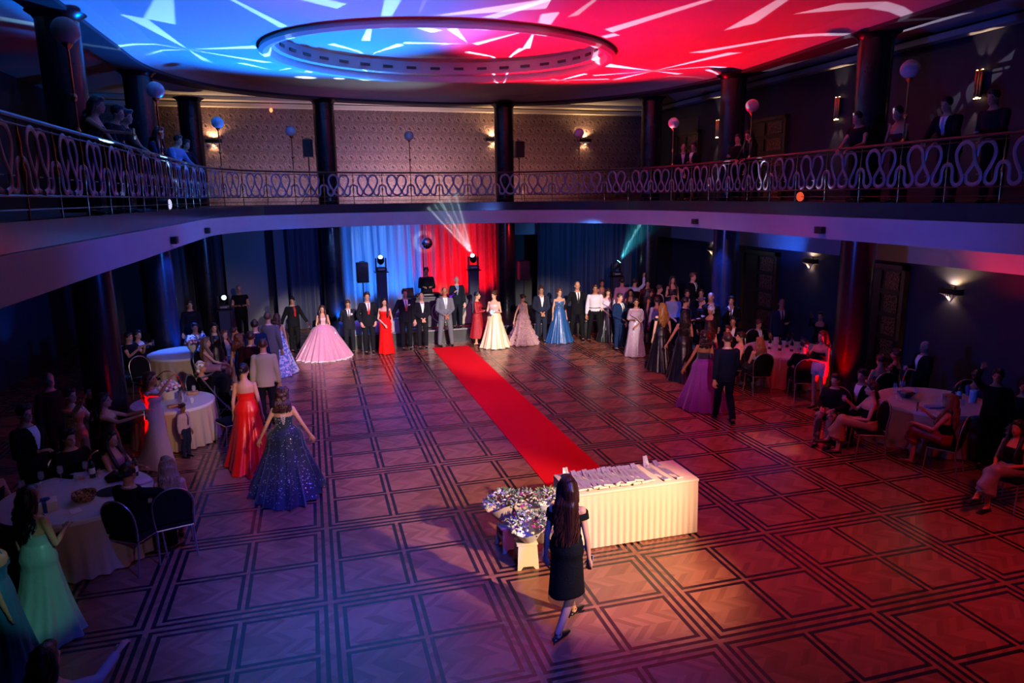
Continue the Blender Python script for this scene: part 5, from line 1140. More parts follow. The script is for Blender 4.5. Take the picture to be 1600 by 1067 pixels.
t = empty('laptop', (2.90, 14.35, 1.368), .3, 'open black laptop left on the DJ desk', 'laptop'); q = MB(); q.box((0, 0, .01), (.36, .25, .018), bev=.004); q.build('keyboard', BLACKP, t); q = MB(); q.box((0, .13, .13), (.36, .014, .25), (-.2, 0, 0)); q.build('screen', BLACKP, t)
BLC = cloth('3aa0ff', 'satin')
for i, (x0, lb, w) in enumerate(((1.05, 'blue-lit draped box at the left end of the stage', .7), (2.1, 'blue-lit draped box behind the woman in red', 1.0))):
    q = MB(); q.box((0, 0, .17), (w, .5, .34), bev=.01, taper=1.1); thing_mesh('draped_box', q, mat('blue_light_tint_drape', (.35, .5, .8), .5), (x0, 13.85, .42), lb, 'box')  # white cloth; the blue light on it is put into the colour
q = MB(); q.box((0, 0, .09), (.16, .12, .18), bev=.02); q.ell((0, 0, .2), (.06, .06, .05)); thing_mesh('fog_machine', q, mat('chrome_blue', (.4, .55, .8), .2, metal=.8), (2.4, 13.75, .77), 'small shiny machine on the draped box beside the woman in red', 'machine')
# small black speakers on the fascia and the spotlights clamped at the railing foot
for (x, y, lb) in ((9.52, 3.9, 'black box speaker on the right balcony face over the red glow'), (9.70, 9.3, 'black box speaker on the right balcony face with a cable'), (-2.33, 6.6, 'black box speaker on the left balcony face'), (-2.29, 10.3, 'black box speaker on the far left balcony face')):
    p = min(EP, key=lambda q_: (q_.x - x) ** 2 + (q_.y - y) ** 2); i = EP.index(p); n_ = normal_at(EP, i); a = atan2(n_.y, n_.x) - pi / 2
    t = empty('wall_speaker', (p.x - n_.x * .06, p.y - n_.y * .06, 3.68), a, lb, 'speaker', 'small speakers on the balcony face'); q = MB(); q.box((0, 0, 0), (.22, .1, .13), bev=.01); q.build('housing', BLACKP, t)
    q = MB(); q.cyl((-.05, -.05, 0), (-.05, -.057, 0), .04); q.build('cone', mat('speaker_grille', (.03, .03, .035), .7), t)
for (x, y, lb, c_) in ((9.75, 5.0, 'clamped spotlight with an orange gel at the foot of the right railing', (1, .12, .03)), (-2.60, 7.2, 'clamped spotlight with a white rim at the foot of the left railing', (.8, .85, .9))):
    t = empty('spotlight', (x, y, 4.32), 0, lb, 'stage light', 'spotlights at the railing'); sx = -1 if x > 0 else 1; q = MB(); q.tube([(sx * -.05, 0, 0), (sx * .02, -.02, 0), (sx * .12, -.04, -.01), (sx * .18, -.05, -.015)], [.05, .09, .09, .10], n=16); q.build('can', BLACKP, t); q = MB(); q.tube([(sx * .18, -.05, -.015), (sx * .19, -.052, -.015)], [.094, .09], n=16); q.build('lens', mat('gel_%d' % int(c_[1] * 100), c_, .4, emit=c_, es=.6), t)
    q = MB(); q.tube([(0, -.11, 0), (0, -.10, -.1), (0, .10, -.1), (0, .11, 0)], .01, n=6); q.build('bracket', BLACKM, t)
# stroller and empty chairs by the scarf woman
t = empty('baby_stroller', (-1.62, 6.9, 0), radians(60), 'black baby stroller with a shiny handle beside the empty chairs', 'stroller')
for sx in (-1, 1):
    for y_, r_ in ((-.38, .10), (.30, .14)): q = MB(); q.tube([(sx * .25 - .015, y_, r_), (sx * .25 + .015, y_, r_)], r_, n=18); q.build('wheel', mat('rubber_black', (.01, .01, .012), .7), t)
q = MB()
for sx in (-1, 1): q.tube([(sx * .25, .30, .14), (sx * .24, -.05, .5), (sx * .22, -.42, .10)], .014, n=6); q.tube([(sx * .24, -.30, .25), (sx * .24, .1, .6), (sx * .24, .48, 1.02)], .014, n=6)
q.tube([(-.24, .48, 1.02), (.24, .48, 1.02)], .018, n=8); q.build('frame', CHM, t)
q = MB(); q.box((0, -.02, .45), (.40, .42, .06), bev=.02); q.box((0, .22, .66), (.40, .07, .5), (-.4, 0, 0), bev=.02); q.box((0, -.34, .40), (.36, .26, .04), (.3, 0, 0), bev=.01); q.build('seat', CHF, t)
q = MB(); rs = []
for k in range(9): a = radians(-10 + k * 13); rs.append([Vector((.22 * cos(b), .30 - .36 * cos(a) * sin(b) * .9, .72 + .34 * sin(a) * sin(b) + .05)) for b in [pi * i / 12 for i in range(13)]])
g = MB(); g.grid(rs); g.build('canopy', CHF, t, sharp=180)
q = MB(); q.tube([(-.2, -.12, .62), (-.12, -.28, .64), (.12, -.28, .64), (.2, -.12, .62)], .014, n=6); q.build('bumper_bar', CHM, t)
for x, y, f, lb in ((-1.55, 5.85, -60, 'empty black banquet chair facing the boy in white shirt'), (-3.7, 9.6, 40, 'empty black chair at the blue-lit left column'), (10.9, .75, 170, 'empty dark chair at the near side of the number card table')): chair(x, y, f, lb)
# ------------------------------------------------------------------ everybody in the hall
PPL = []
PPL.append(person('young man in all black with red tie, turning beside the pink ball gown', -0.59, 13.75, 25, 1.68, 'm', 'stand', ('away','away'), dict(kind='suit', top='141418', shirt='101014', tie='c01018'), ('short','1a100c'), 0, head=(-30,-10)))
PPL.append(person('young woman in a wide pink sparkling ball gown', 0.22, 12.68, 5, 1.55, 'f', 'stand', ('clasp','clasp'), dict(kind='gown', c='d87fa0', c2='e0a0a8', fab='sequin', hem=(.68,.66,.68,0), pleats=26, amp=.035, pow=.8, hipb=.35, hemtrim=1, over='e8a8c0'), ('long','3a2014'), 0, lod=0))
PPL.append(person('young man in charcoal suit with black tie and pale buttonhole flower', 0.94, 13.05, 4, 1.59, 'm', 'stand', ('back','back'), dict(kind='suit', top='26262c', tie='0c0c10', flower=1), ('short','4a2a18'), 0, head=(0,-12)))
PPL.append(person('tall young man in black suit with bright red tie beside the woman in red', 1.47, 12.78, 6, 1.84, 'm', 'stand', ('pocket','pocket'), dict(kind='suit', top='1c1c22', tie='d01018'), ('short','2a1a12'), 0))
PPL.append(person('slender woman in a straight strapless red gown with dark hair', 1.93, 12.62, -12, 1.69, 'f', 'stand', ('down','clasp'), dict(kind='gown', c='e01010', fab='knit', hem=(.24,.2,.22,0), pleats=5, amp=.012, pow=1.6), ('side','150d0a'), 2, head=(20,-5)))
PPL.append(person('tall young man in black suit with crimson tie and white pocket square', 2.56, 12.95, 3, 1.86, 'm', 'stand', ('down','away'), dict(kind='suit', top='1a1a20', tie='a01424', square=1), ('short','3a2014'), 0))
PPL.append(person('young man in black tuxedo with bow tie, hands clasped', 3.04, 12.98, 3, 1.72, 'm', 'stand', ('clasp','clasp'), dict(kind='suit', top='18181e', bow=1), ('crop','1a100c'), 0))
PPL.append(person('stout man in a light grey suit standing at the head of the red carpet', 3.74, 13.02, 0, 1.84, 'm', 'wide', ('clasp','clasp'), dict(kind='suit', top='6a6a70', tie='9a9aa4'), ('crop','1a120e'), 4))
PPL.append(person('woman in long-sleeved red lace dress turned to the bride-like gown', 4.72, 13.00, 55, 1.68, 'f', 'stand', ('hold','hold'), dict(kind='gown', c='b01020', fab='lace', hem=(.26,.24,.26,0), hz=.22, pleats=6, amp=.012, sleeves=1.0, shoes='d0a080'), ('short','120b09'), 0))
PPL.append(person('young woman in an ivory satin gown holding a pale blue posy', 5.10, 12.46, -25, 1.76, 'f', 'stand', ('hold','hold'), dict(kind='gown', c='d8bc94', c2='cfa8a0', fab='satin', hem=(.42,.40,.42,.12), pleats=11, amp=.04), ('bun','4a2c18'), 2, head=(-25,-15)))
PPL.append(person('young woman in a ruffled pale pink halter gown looking down', 6.02, 12.60, 18, 1.58, 'f', 'stand', ('down','away'), dict(kind='gown', c='d8a8a4', fab='lace', hem=(.44,.40,.48,.12), pleats=13, amp=.05, ruffle=1, straps=2, topt=.38), ('updo','3a2014'), 2, head=(10,-30)))
PPL.append(person('young man in slate blue tuxedo with bow tie, hands clasped', 6.61, 12.63, -6, 1.79, 'm', 'stand', ('clasp','clasp'), dict(kind='suit', top='2a3044', bow=1), ('short','4a2c1c'), 0))
PPL.append(person('young woman in a strapless blue satin A-line gown', 7.16, 12.54, 0, 1.72, 'f', 'stand', ('down','down'), dict(kind='gown', c='20508c', c2='1c4a80', fab='satin', fab2='sequin', hem=(.44,.36,.42,.05), pleats=10, amp=.035), ('short','5a3418'), 2))
PPL.append(person('tall balding man in black suit and dark tie right of the blue gown', 7.72, 12.50, -8, 1.9, 'm', 'wide', ('away','away'), dict(kind='suit', top='131318', tie='101016', belt=1), ('crop','6a5a50'), 0))
PPL.append(person('young man in plain white shirt and black trousers', 8.21, 12.28, -15, 1.81, 'm', 'wide', ('down','down'), dict(kind='shirt', top='cfc6c8', bottom='101014', belt=1), ('short','2a1a12'), 4))
PPL.append(person('young woman in a pink lace gown behind the man in white shirt', 9.24, 14.16, -15, 1.72, 'f', 'stand', ('down','down'), dict(kind='gown', c='b06a70', fab='lace', hem=(.3,.3,.3,0), straps=2), ('bun','3a2014'), 0, lod=2))
PPL.append(person('young woman in black gown and white wrap', 8.58, 12.15, -20, 1.72, 'f', 'stand', ('down','clasp'), dict(kind='gown', c='0c0c12', fab='satin', hem=(.33,.3,.33,0), shawl='c8bcc4'), ('side','241410'), 2, head=(0,-25)))
PPL.append(person('boy in navy suit and dark tie in front of the man in pink shirt', 8.42, 10.95, 20, 1.70, 'm', 'stand', ('down','clasp'), dict(kind='suit', top='14284c', tie='0c1020'), ('short','2a1a12'), 0))
PPL.append(person('woman wrapped in silver sari, its train on the floor', 8.49, 10.04, -20, 1.70, 'f', 'stand', ('clasp','hold'), dict(kind='gown', c='9a8290', fab='sequin', hem=(.30,.24,.30,.45), pleats=8, amp=.02, shawl='8a7280', sleeves=-.6), ('updo','1a100c'), 4, lod=1))
PPL.append(person('man in a pale pink shirt turned away by the teal light', 9.71, 13.62, 165, 1.80, 'm', 'stand', ('down','phone'), dict(kind='shirt', top='c890a4', bottom='14141a'), ('short','3a2418'), 0, lod=2, group=None))
PPL.append(person('man in white shirt and dark waistcoat raising one arm', 10.09, 13.46, 120, 1.80, 'm', 'stand', ('down','up'), dict(kind='shirt', top='b8bcd0', bottom='101014', vest='12121a'), ('short','241812'), 0, lod=2))
PPL.append(person('dark-haired woman in black between the pink shirt and the waistcoat', 9.30, 12.10, -30, 1.66, 'f', 'stand', ('down','down'), dict(kind='gown', c='0c0a12', hem=(.3,.3,.3,0), straps=1), ('long','120b09'), 0, lod=2))
PPL.append(person('bearded man in a wine red shirt left of the blue column', 10.39, 13.15, -20, 1.76, 'm', 'stand', ('down','down'), dict(kind='shirt', top='5a1824', bottom='101014'), ('short','1a100c'), 0, lod=2))
PPL.append(person('woman in sleeveless midnight blue dress standing sideways behind the sari', 9.61, 11.49, 60, 1.73, 'f', 'stand', ('down','down'), dict(kind='gown', c='1a1840', fab='satin', hem=(.24,.22,.24,0), straps=2, hz=.35), ('long','1a100c'), 0, lod=1))
PPL.append(person('man in dark suit with brown hair behind the blonde braids', 10.21, 11.99, 40, 1.74, 'm', 'stand', ('down','down'), dict(kind='suit', top='1a1624', tie='101018'), ('short','4a2c1c'), 0, lod=2))
PPL.append(person('bare-shouldered woman in black standing highest behind the crowd', 10.19, 11.16, -10, 1.70, 'f', 'stand', ('down','hold'), dict(kind='gown', c='0c0a10', hem=(.3,.3,.3,0)), ('long','2a160e'), 0, z=.42, lod=2))
PPL.append(person('auburn-haired man in black suit standing highest at the back right', 10.73, 10.94, 20, 1.78, 'm', 'stand', ('down','clasp'), dict(kind='suit', top='0e0e14', tie='181820'), ('short','5a2414'), 0, z=.42, lod=2))
PPL.append(person('woman with dark bob and white blouse behind the blonde braids', 9.25, 10.30, 170, 1.66, 'f', 'stand', ('down','down'), dict(kind='topskirt', top='b8b0b8', bottom='101018', skirt='trousers', sleeves=1.0), ('short','3a1c14'), 0, lod=2))
PPL.append(person('woman with long blonde braids and black off-shoulder gown, seen from behind', 8.44, 8.43, 172, 1.80, 'f', 'stand', ('down','down'), dict(kind='gown', c='08080c', fab='satin', hem=(.36,.36,.36,.1), offsh=1), ('wavy','8a5c28'), 2, lod=1))
PPL.append(person('young man in white shirt looking down among the suits', 9.90, 10.56, -15, 1.74, 'm', 'stand', ('down','clasp'), dict(kind='shirt', top='8a90b0', bottom='101018'), ('short','1a120e'), 0, head=(0,-25), lod=2))
PPL.append(person('young man in navy suit and white shirt turned right in profile', 9.54, 9.22, 70, 1.76, 'm', 'stand', ('down','hold'), dict(kind='suit', top='101a3c'), ('short','1a100c'), 0, lod=1))
PPL.append(person('man with dark hair just behind the navy-suited profile', 10.47, 10.78, -20, 1.74, 'm', 'stand', ('down','down'), dict(kind='suit', top='14121c', tie='5a1020'), ('short','2a1a12'), 0, lod=2))
PPL.append(person('man in black suit left of the shaven-headed man', 10.91, 10.76, -35, 1.74, 'm', 'stand', ('down','down'), dict(kind='suit', top='0e0e16'), ('short','2a1610'), 0, lod=2))
PPL.append(person('red-haired youth in dark suit facing the headscarf', 10.12, 9.38, 30, 1.70, 'm', 'stand', ('down','down'), dict(kind='suit', top='14141e'), ('short','5a2418'), 0, lod=2))
PPL.append(person('shaven-headed man in black shirt beside the blue column', 10.27, 9.20, -50, 1.86, 'm', 'stand', ('down','hold'), dict(kind='shirt', top='0e0e14', bottom='0e0e12'), ('crop','5a3a30'), 0, lod=2))
PPL.append(person('person with a patterned grey headscarf in the crowd', 9.85, 8.50, -70, 1.64, 'f', 'stand', ('down','reach'), dict(kind='topskirt', top='14141c', bottom='14141c', skirt='trousers', sleeves=1.0), ('scarf','9a94a4'), 0, lod=2))
PPL.append(person('woman with long dark wavy hair in a black satin gown, seen from behind', 8.48, 7.40, 160, 1.76, 'f', 'stand', ('away','hold'), dict(kind='gown', c='0a0a10', fab='satin', hem=(.36,.36,.36,.12), pleats=8, topt=.30), ('wavy','1a0f0b'), 0, lod=1))
PPL.append(person('dark-haired woman in an open-backed blue sequin gown behind the purple dress', 8.46, 6.30, 165, 1.70, 'f', 'stand', ('down','down'), dict(kind='gown', c='0c4a9c', fab='sequin', hem=(.36,.36,.36,.1), topt=.28, straps=1), ('dense','160d0a'), 2, lod=1))
PPL.append(person('woman in a purple tulle gown with a dark curly bob, seen from behind', 7.75, 5.29, 168, 1.71, 'f', 'stand', ('away','down'), dict(kind='gown', c='5a1878', c2='1c0c28', fab='tulle', hem=(.50,.42,.50,.1), pleats=18, amp=.04, topt=.27, over='9a40c0', hipb=.2), ('curly','140c0a'), 4, lod=0))
PPL.append(person('man in dark navy suit walking away beside the purple gown', 7.64, 4.29, 165, 1.82, 'm', 'walk', ('swingb','swingf'), dict(kind='suit', top='101830'), ('short','3a2018'), 0, lod=0))
PPL.append(person('young man in dark suit with hand at his chin right of the blue column', 10.70, 8.89, -30, 1.78, 'm', 'stand', ('hold','chin'), dict(kind='suit', top='0c0c16', tie='101018'), ('short','1a100c'), 0, lod=2))
PPL.append(person('man seated behind the walking man, face to the hall', 10.28, 8.13, -30, 1.76, 'm', 'sit', ('lap','lap'), dict(kind='suit', top='0c0c14'), ('short','241410'), 0, lod=2))
PPL.append(person('auburn-haired person seated close behind the walking man', 9.62, 7.30, -60, 1.70, 'f', 'sit', ('lap','lap'), dict(kind='topskirt', top='140c14', bottom='140c14', skirt='trousers', sleeves=1.0), ('short','4a1c14'), 0, lod=2))
PPL.append(person('seated woman in a black backless dress with her hair up beside the grey chair', 9.39, 6.46, -100, 1.72, 'f', 'sit', ('lap','lap'), dict(kind='dress', c='08080c', topt=.24, long=1), ('updo','2a1810'), 2, lod=1))
PPL.append(person('blonde woman sitting in the round-backed chair, bare back to the hall', 9.47, 5.84, 172, 1.68, 'f', 'sit', ('lap','table'), dict(kind='dress', c='101018', topt=.22, long=1), ('wavy','8a5a30'), 2, lod=1))
PPL.append(person('auburn-haired young man in dark suit seated across the crowded table', 10.85, 7.85, -10, 1.6, 'm', 'sit', ('table','table'), dict(kind='suit', top='0c0c12'), ('short','5a2018'), 0, lod=2, head=(20,-15)))
PPL.append(person('balding man in blue-grey suit standing behind the bottle-crowded table', 11.59, 7.97, -25, 1.78, 'm', 'stand', ('hold','down'), dict(kind='suit', top='2c3450', tie='0c0c14'), ('crop','7a5a50'), 0, lod=1))
PPL.append(person('man in black seated with his back to the hall at the crowded table', 10.01, 5.05, 160, 1.78, 'm', 'sit', ('table','table'), dict(kind='suit', top='0a0a0e'), ('short','140d0b'), 0, lod=2))
PPL.append(person('woman in black holding up a phone beside the red-lit column', 11.95, 6.95, -60, 1.6, 'f', 'stand', ('down','high'), dict(kind='topskirt', top='0c0c12', bottom='0c0c12', skirt='trousers', sleeves=1.0), ('short','3a1c14'), 0, lod=2))
PPL.append(person('red-lit woman in black top and white shorts drinking from a glass', 9.90, 4.40, -80, 1.72, 'f', 'stand', ('hold','phone'), dict(kind='topskirt', top='0a0a0e', bottom='c8c0c0', skirt='shorts', topt=.30), ('wavy','5a2c1c'), 0, lod=1))
PPL.append(person('person in camouflage-green trousers seated at the foot of the red-lit column', 8.80, 2.68, -60, 1.6, 'm', 'sit', ('lap','lap'), dict(kind='shirt', top='141414', bottom='3c4434', bkind='camo'), ('short','2a2018'), 0, lod=2))
PPL.append(person('dark-haired man in black jacket seated behind the woman in cream skirt', 9.34, 2.65, -70, 1.72, 'm', 'sit', ('lap','hold'), dict(kind='suit', top='0c0c10'), ('short','1a100c'), 0, lod=2))
PPL.append(person('seated woman with striped dark bob and draped cream skirt, raising her glass', 8.90, 1.94, -115, 1.72, 'f', 'sitcross', ('lap','phone'), dict(kind='topskirt', top='0c0c10', bottom='a8895c', bfab='satin', topt=.28), ('short','3a2a24'), 2, lod=1))
PPL.append(person('seated woman with bare pink-lit shoulders left of the spangled dress', 10.68, 3.65, 170, 1.66, 'f', 'sit', ('lap','lap'), dict(kind='dress', c='1a0c14', topt=.3, long=1), ('short','2a1410'), 0, lod=2))
PPL.append(person('seated woman in a black spangled dress by the side door', 11.30, 3.90, -150, 1.7, 'f', 'sit', ('lap','lap'), dict(kind='dress', c='0c0c14', fab='sequin', sleeves=.6, long=1), ('short','241210'), 0, lod=2))
PPL.append(person('white-haired man in dark suit standing by the lower right wall', 11.25, 3.20, -95, 1.62, 'm', 'stand', ('hold','hold'), dict(kind='suit', top='0e1018'), ('crop','a8a0a0'), 0, lod=1))
PPL.append(person('blonde woman in black top and red skirt seated at the number card table', 9.50, 0.98, -150, 1.72, 'f', 'sitcross', ('table','phone'), dict(kind='topskirt', top='0a0a0e', bottom='8a1810', bfab='satin', topt=.26, cut=.35, shoes='7a3020'), ('long','7a5838'), 0, lod=0))
PPL.append(person('person in lilac striped top seated right of the white jug', 11.50, 2.25, -20, 1.5, 'f', 'sit', ('table','table'), dict(kind='topskirt', top='6a5a9a', bottom='101018', skirt='trousers', sleeves=1.0), ('hat','40302c'), 0, lod=2))
PPL.append(person('person in the dark at the right edge raising one arm high', 10.29, 0.88, -60, 1.7, 'm', 'stand', ('down','up'), dict(kind='shirt', top='1a1014', bottom='101014'), ('short','1a100c'), 0, lod=2))
PPL.append(person('seated person barely lit at the right edge of the hall', 11.30, 1.20, -60, 1.7, 'm', 'sit', ('lap','lap'), dict(kind='shirt', top='14141c', bottom='101014'), ('short','1a100c'), 0, lod=2))
PPL.append(person('seated woman in a shiny silver satin skirt at the right edge', 9.30, -0.30, -80, 1.7, 'f', 'sitcross', ('lap','lap'), dict(kind='topskirt', top='181820', bottom='8a8aa0', bfab='satin'), ('long','1a100c'), 0, lod=1))
PPL.append(person('man in a cream jacket seen from behind the red gown', -0.98, 6.85, 178, 1.78, 'm', 'stand', ('down','down'), dict(kind='suit', top='c8b48c', bottom='14141a'), ('short','4a2c1c'), 0, lod=1))
PPL.append(person('man in burgundy suit seen from behind left of the cream jacket', -1.27, 7.75, 176, 1.78, 'm', 'stand', ('down','down'), dict(kind='suit', top='300c18'), ('short','3a1c14'), 0, lod=1))
PPL.append(person('woman with long coppery curls and dusty pink gown, from behind', -1.55, 8.30, 170, 1.68, 'f', 'stand', ('down','down'), dict(kind='gown', c='a87888', fab='satin', hem=(.36,.34,.36,0)), ('curly','6a3018'), 0, lod=1))
PPL.append(person('man in royal navy suit seen from behind left of the beige suit', -1.29, 9.24, 174, 1.78, 'm', 'stand', ('down','down'), dict(kind='suit', top='10244c'), ('short','2a1a14'), 0, lod=1))
PPL.append(person('man in grey-beige suit seen from behind next to the floral gown', -1.05, 10.04, 168, 1.82, 'm', 'stand', ('down','down'), dict(kind='suit', top='6e6870'), ('short','5a4030'), 0, lod=1))
PPL.append(person('woman in a pale blue floral gown with brown hair, from behind', -0.90, 11.20, 160, 1.62, 'f', 'stand', ('down','down'), dict(kind='gown', c='5a98d0', fab='floral', hem=(.42,.36,.46,.30), pleats=10, amp=.04, topt=.26), ('dense','4a2c1c'), 2, lod=1))
PPL.append(person('woman in a strapless red satin gown with dark updo, from behind', -1.16, 4.75, 174, 1.81, 'f', 'stand', ('down','down'), dict(kind='gown', c='e01408', fab='satin', hem=(.36,.34,.42,.28), pleats=9, amp=.05, topt=.27, pow=1.3), ('updo','120b09'), 0, lod=0, head=(-10,0)))
PPL.append(person('woman in a glittering navy ball gown with curly brown hair, from behind', -0.52, 3.43, 178, 1.68, 'f', 'stand', ('away','away'), dict(kind='gown', c='06202e', c2='08283a', fab='sequin', hem=(.52,.42,.50,.35), pleats=20, amp=.04, topt=.29, pow=1.0, hipb=.4, over='082c40', lacing=1), ('curly','3a1c14'), 2, lod=0))
PPL.append(person('woman in black off-shoulder midi dress walking past the draped table', 2.33, -1.21, 125, 1.76, 'f', 'walk', ('down','down'), dict(kind='gown', c='08080a', fab='knit', hem=(.175,.20,.21,0), hz=.44, pleats=3, amp=.006, pow=1.5, hipb=.05, topt=.31, offsh=1, heels=1, sheer=.07), ('hero','3a1a10'), 0, lod=0, twist=28, head=(34,0)))
PPL.append(person('man in dark shirt standing behind the far left table', -3.25, 13.35, 20, 1.76, 'm', 'stand', ('down','down'), dict(kind='shirt', top='0c0c12', bottom='0c0c12'), ('short','3a1c14'), 0, lod=2))
PPL.append(person('seated man in white floral shirt behind the white bouquet', -2.94, 11.83, 25, 1.76, 'm', 'sit', ('table','table'), dict(kind='shirt', top='2c3450', bottom='14141c', floral=1), ('short','14100e'), 4, lod=1))
PPL.append(person('dark-haired person in black behind the seated pair of women', -2.25, 10.00, 20, 1.66, 'f', 'stand', ('down','down'), dict(kind='gown', c='0a0a12', hem=(.28,.28,.28,0), sleeves=1.0), ('long','120c0a'), 2, lod=2))
PPL.append(person('blonde woman in a short pink dress seated with crossed legs', -2.43, 9.91, 75, 1.72, 'f', 'sitcross', ('knee','knee'), dict(kind='dress', c='b07888', cut=.75, shoes='c09080'), ('long','6a4a34'), 2, lod=1))
PPL.append(person('red-haired seated woman in white off-shoulder top and pale blue skirt', -2.14, 10.81, 40, 1.70, 'f', 'sitcross', ('lap','lap'), dict(kind='topskirt', top='b8a898', bottom='7f9cc8', topt=.34), ('side','6a2a18'), 2, lod=1))
PPL.append(person('seated woman photographing beyond the red-haired woman', -1.94, 11.08, 80, 1.7, 'f', 'sit', ('phone','phone'), dict(kind='topskirt', top='4a3c80', bottom='14141c', skirt='trousers', sleeves=1.0), ('short','3a1c18'), 0, lod=2))
PPL.append(person('seated woman in black with a golden patterned headscarf looking at a phone', -2.22, 7.50, 75, 1.55, 'f', 'sit', ('hold','hold'), dict(kind='topskirt', top='0c0c10', bottom='0c0c10', skirt='trousers', sleeves=1.0), ('scarf','b8862a'), 0, lod=1))
PPL.append(person('seated dark-haired man filming between the two dark columns', -4.29, 11.04, 60, 1.74, 'm', 'sit', ('phone','phone'), dict(kind='polo', top='0c0c14', bottom='0c0c10'), ('short','1a0f0c'), 0, lod=2))
PPL.append(person('person seated with a phone before the face between the two dark columns', -4.20, 11.51, 55, 1.7, 'f', 'sit', ('phone','phone'), dict(kind='topskirt', top='1c1020', bottom='0c0c10', skirt='trousers', sleeves=1.0), ('short','1a0f0c'), 0, lod=2))
PPL.append(person('red-lit woman in a long pale draped gown raising one hand', -2.62, 5.00, 75, 1.72, 'f', 'stand', ('down','high'), dict(kind='gown', c='c8b4ac', fab='knit', hem=(.24,.24,.26,.2), pleats=5, amp=.015, sleeves=-.8, pow=1.6), ('wavy','4a2014'), 0, lod=1))
PPL.append(person('small boy in white shirt and dark tie beside the empty chair', -2.25, 5.35, 60, 1.0, 'm', 'stand', ('down','down'), dict(kind='shirt', top='c0a8ac', bottom='24304c', tie='10101c'), ('afro','140c0a'), 3, lod=1))
PPL.append(person('dark-haired woman holding a phone out with both arms by the red column', -3.05, 3.97, 85, 1.68, 'f', 'stand', ('reach','reach'), dict(kind='gown', c='0c080c', hem=(.28,.28,.28,0), topt=.33), ('wavy','140b09'), 0, lod=1))
PPL.append(person('man in dark shirt behind the woman photographing in beige', -4.10, 5.10, 50, 1.78, 'm', 'stand', ('down','down'), dict(kind='shirt', top='180c0c', bottom='0c0c10'), ('crop','3a1c14'), 0, lod=2))
PPL.append(person('woman in a beige spangled jacket taking a picture', -3.60, 4.35, 60, 1.70, 'f', 'stand', ('phone','high'), dict(kind='topskirt', top='8a7060', tfab='sequin', bottom='6a5648', skirt='long', cut=.8, sleeves=1.0, bt=-.1), ('short','1a0f0c'), 0, lod=1))
PPL.append(person('man in dark suit and open white shirt standing at the left edge', -3.76, 3.08, 60, 1.80, 'm', 'stand', ('down','hold'), dict(kind='suit', top='0a0a12'), ('short','1a100e'), 0, lod=1))
PPL.append(person('bearded man in black seated behind the nearest left table', -3.31, 3.16, 40, 1.78, 'm', 'sit', ('table','table'), dict(kind='shirt', top='0a0a0e', bottom='0a0a0e'), ('short','140c0a'), 0, lod=1))
PPL.append(person('long-haired woman in pale pink seated at the back of the nearest left table', -2.79, 3.10, 60, 1.70, 'f', 'sit', ('table','table'), dict(kind='dress', c='a0707c', straps=1, long=1), ('long','1a0e0b'), 0, lod=1))
PPL.append(person('man in black suit seated beside the blonde woman', -2.22, 1.52, 150, 1.78, 'm', 'sit', ('lap','reach'), dict(kind='suit', top='0a0c14', shoes='3a2c28'), ('short','140d0b'), 0, lod=0))
PPL.append(person('long-haired blonde woman in black straps seated back to the camera', -1.84, 1.75, -165, 1.72, 'f', 'sit', ('lap','lap'), dict(kind='dress', c='08080c', topt=.22, straps=1, long=1), ('long','a08060'), 2, lod=0))
PPL.append(person('dark-haired woman in an aqua satin slip gown at the nearest left table', -2.78, 0.22, 150, 1.72, 'f', 'stand', ('down','hold'), dict(kind='gown', c='8aa8a0', fab='satin', hem=(.32,.30,.36,.15), pleats=9, amp=.035, pow=1.5, topt=.24, straps=1), ('dense','0e0a09'), 0, lod=0))
PPL.append(person('woman in a teal blue gown cut off by the left edge', -2.92, -0.42, 120, 1.70, 'f', 'stand', ('down','down'), dict(kind='gown', c='1c6a88', fab='satin', hem=(.3,.28,.32,.1), topt=.28, straps=1), ('dense','0e0a09'), 0, lod=1))
PPL.append(person('person behind the aqua gown filming with a raised phone at the nearest table', -4.00, 2.35, 40, 1.72, 'f', 'sit', ('lap','up'), dict(kind='topskirt', top='14101a', bottom='0c0c10', skirt='trousers'), ('dense','0e0a09'), 0, lod=2))
PPL.append(person('dark-haired person in white blouse seated lowest at the left corner', -1.97, -2.07, 150, 1.7, 'f', 'sit', ('lap','reach'), dict(kind='topskirt', top='a89890', bottom='0c0c10', skirt='trousers', sleeves=1.0, bt=-.1), ('dense','100a09'), 0, lod=1))
PPL.append(person('young DJ in a black shirt behind the twin decks', 3.52, 15.00, 0, 1.84, 'm', 'stand', ('hold','table'), dict(kind='shirt', top='101018', bottom='0c0c10'), ('short','3a2418'), 0, z=.42, lod=1))
PPL.append(person('bald host in dark jacket holding a microphone on the stage', 4.25, 13.72, -5, 1.64, 'm', 'stand', ('down','mic'), dict(kind='suit', top='141a24', shirt='5a7a9a'), ('bald','000000'), 2, z=.42, lod=1))
PPL.append(person('woman with long hair leaning over the left railing with a phone, nearest', -2.86, 4.12, 80, 1.72, 'f', 'stand', ('rail','reach'), dict(kind='topskirt', top='2a1a1a', bottom='0c0c10', skirt='trousers'), ('wavy','1a100c'), 0, z=4.19, lean=18, lod=2))
PPL.append(person('person with joined hands at the left railing before the second column', -2.86, 5.28, 70, 1.72, 'm', 'stand', ('rail','rail'), dict(kind='shirt', top='14141c', bottom='0c0c10'), ('short','1a100c'), 0, z=4.19, lean=18, lod=2))
PPL.append(person('man in dark polo leaning by the blue globe lamp', -2.86, 5.82, 70, 1.72, 'm', 'stand', ('rail','rail'), dict(kind='polo', top='10101c', bottom='0c0c10'), ('short','1a100c'), 0, z=4.19, lean=18, lod=2))
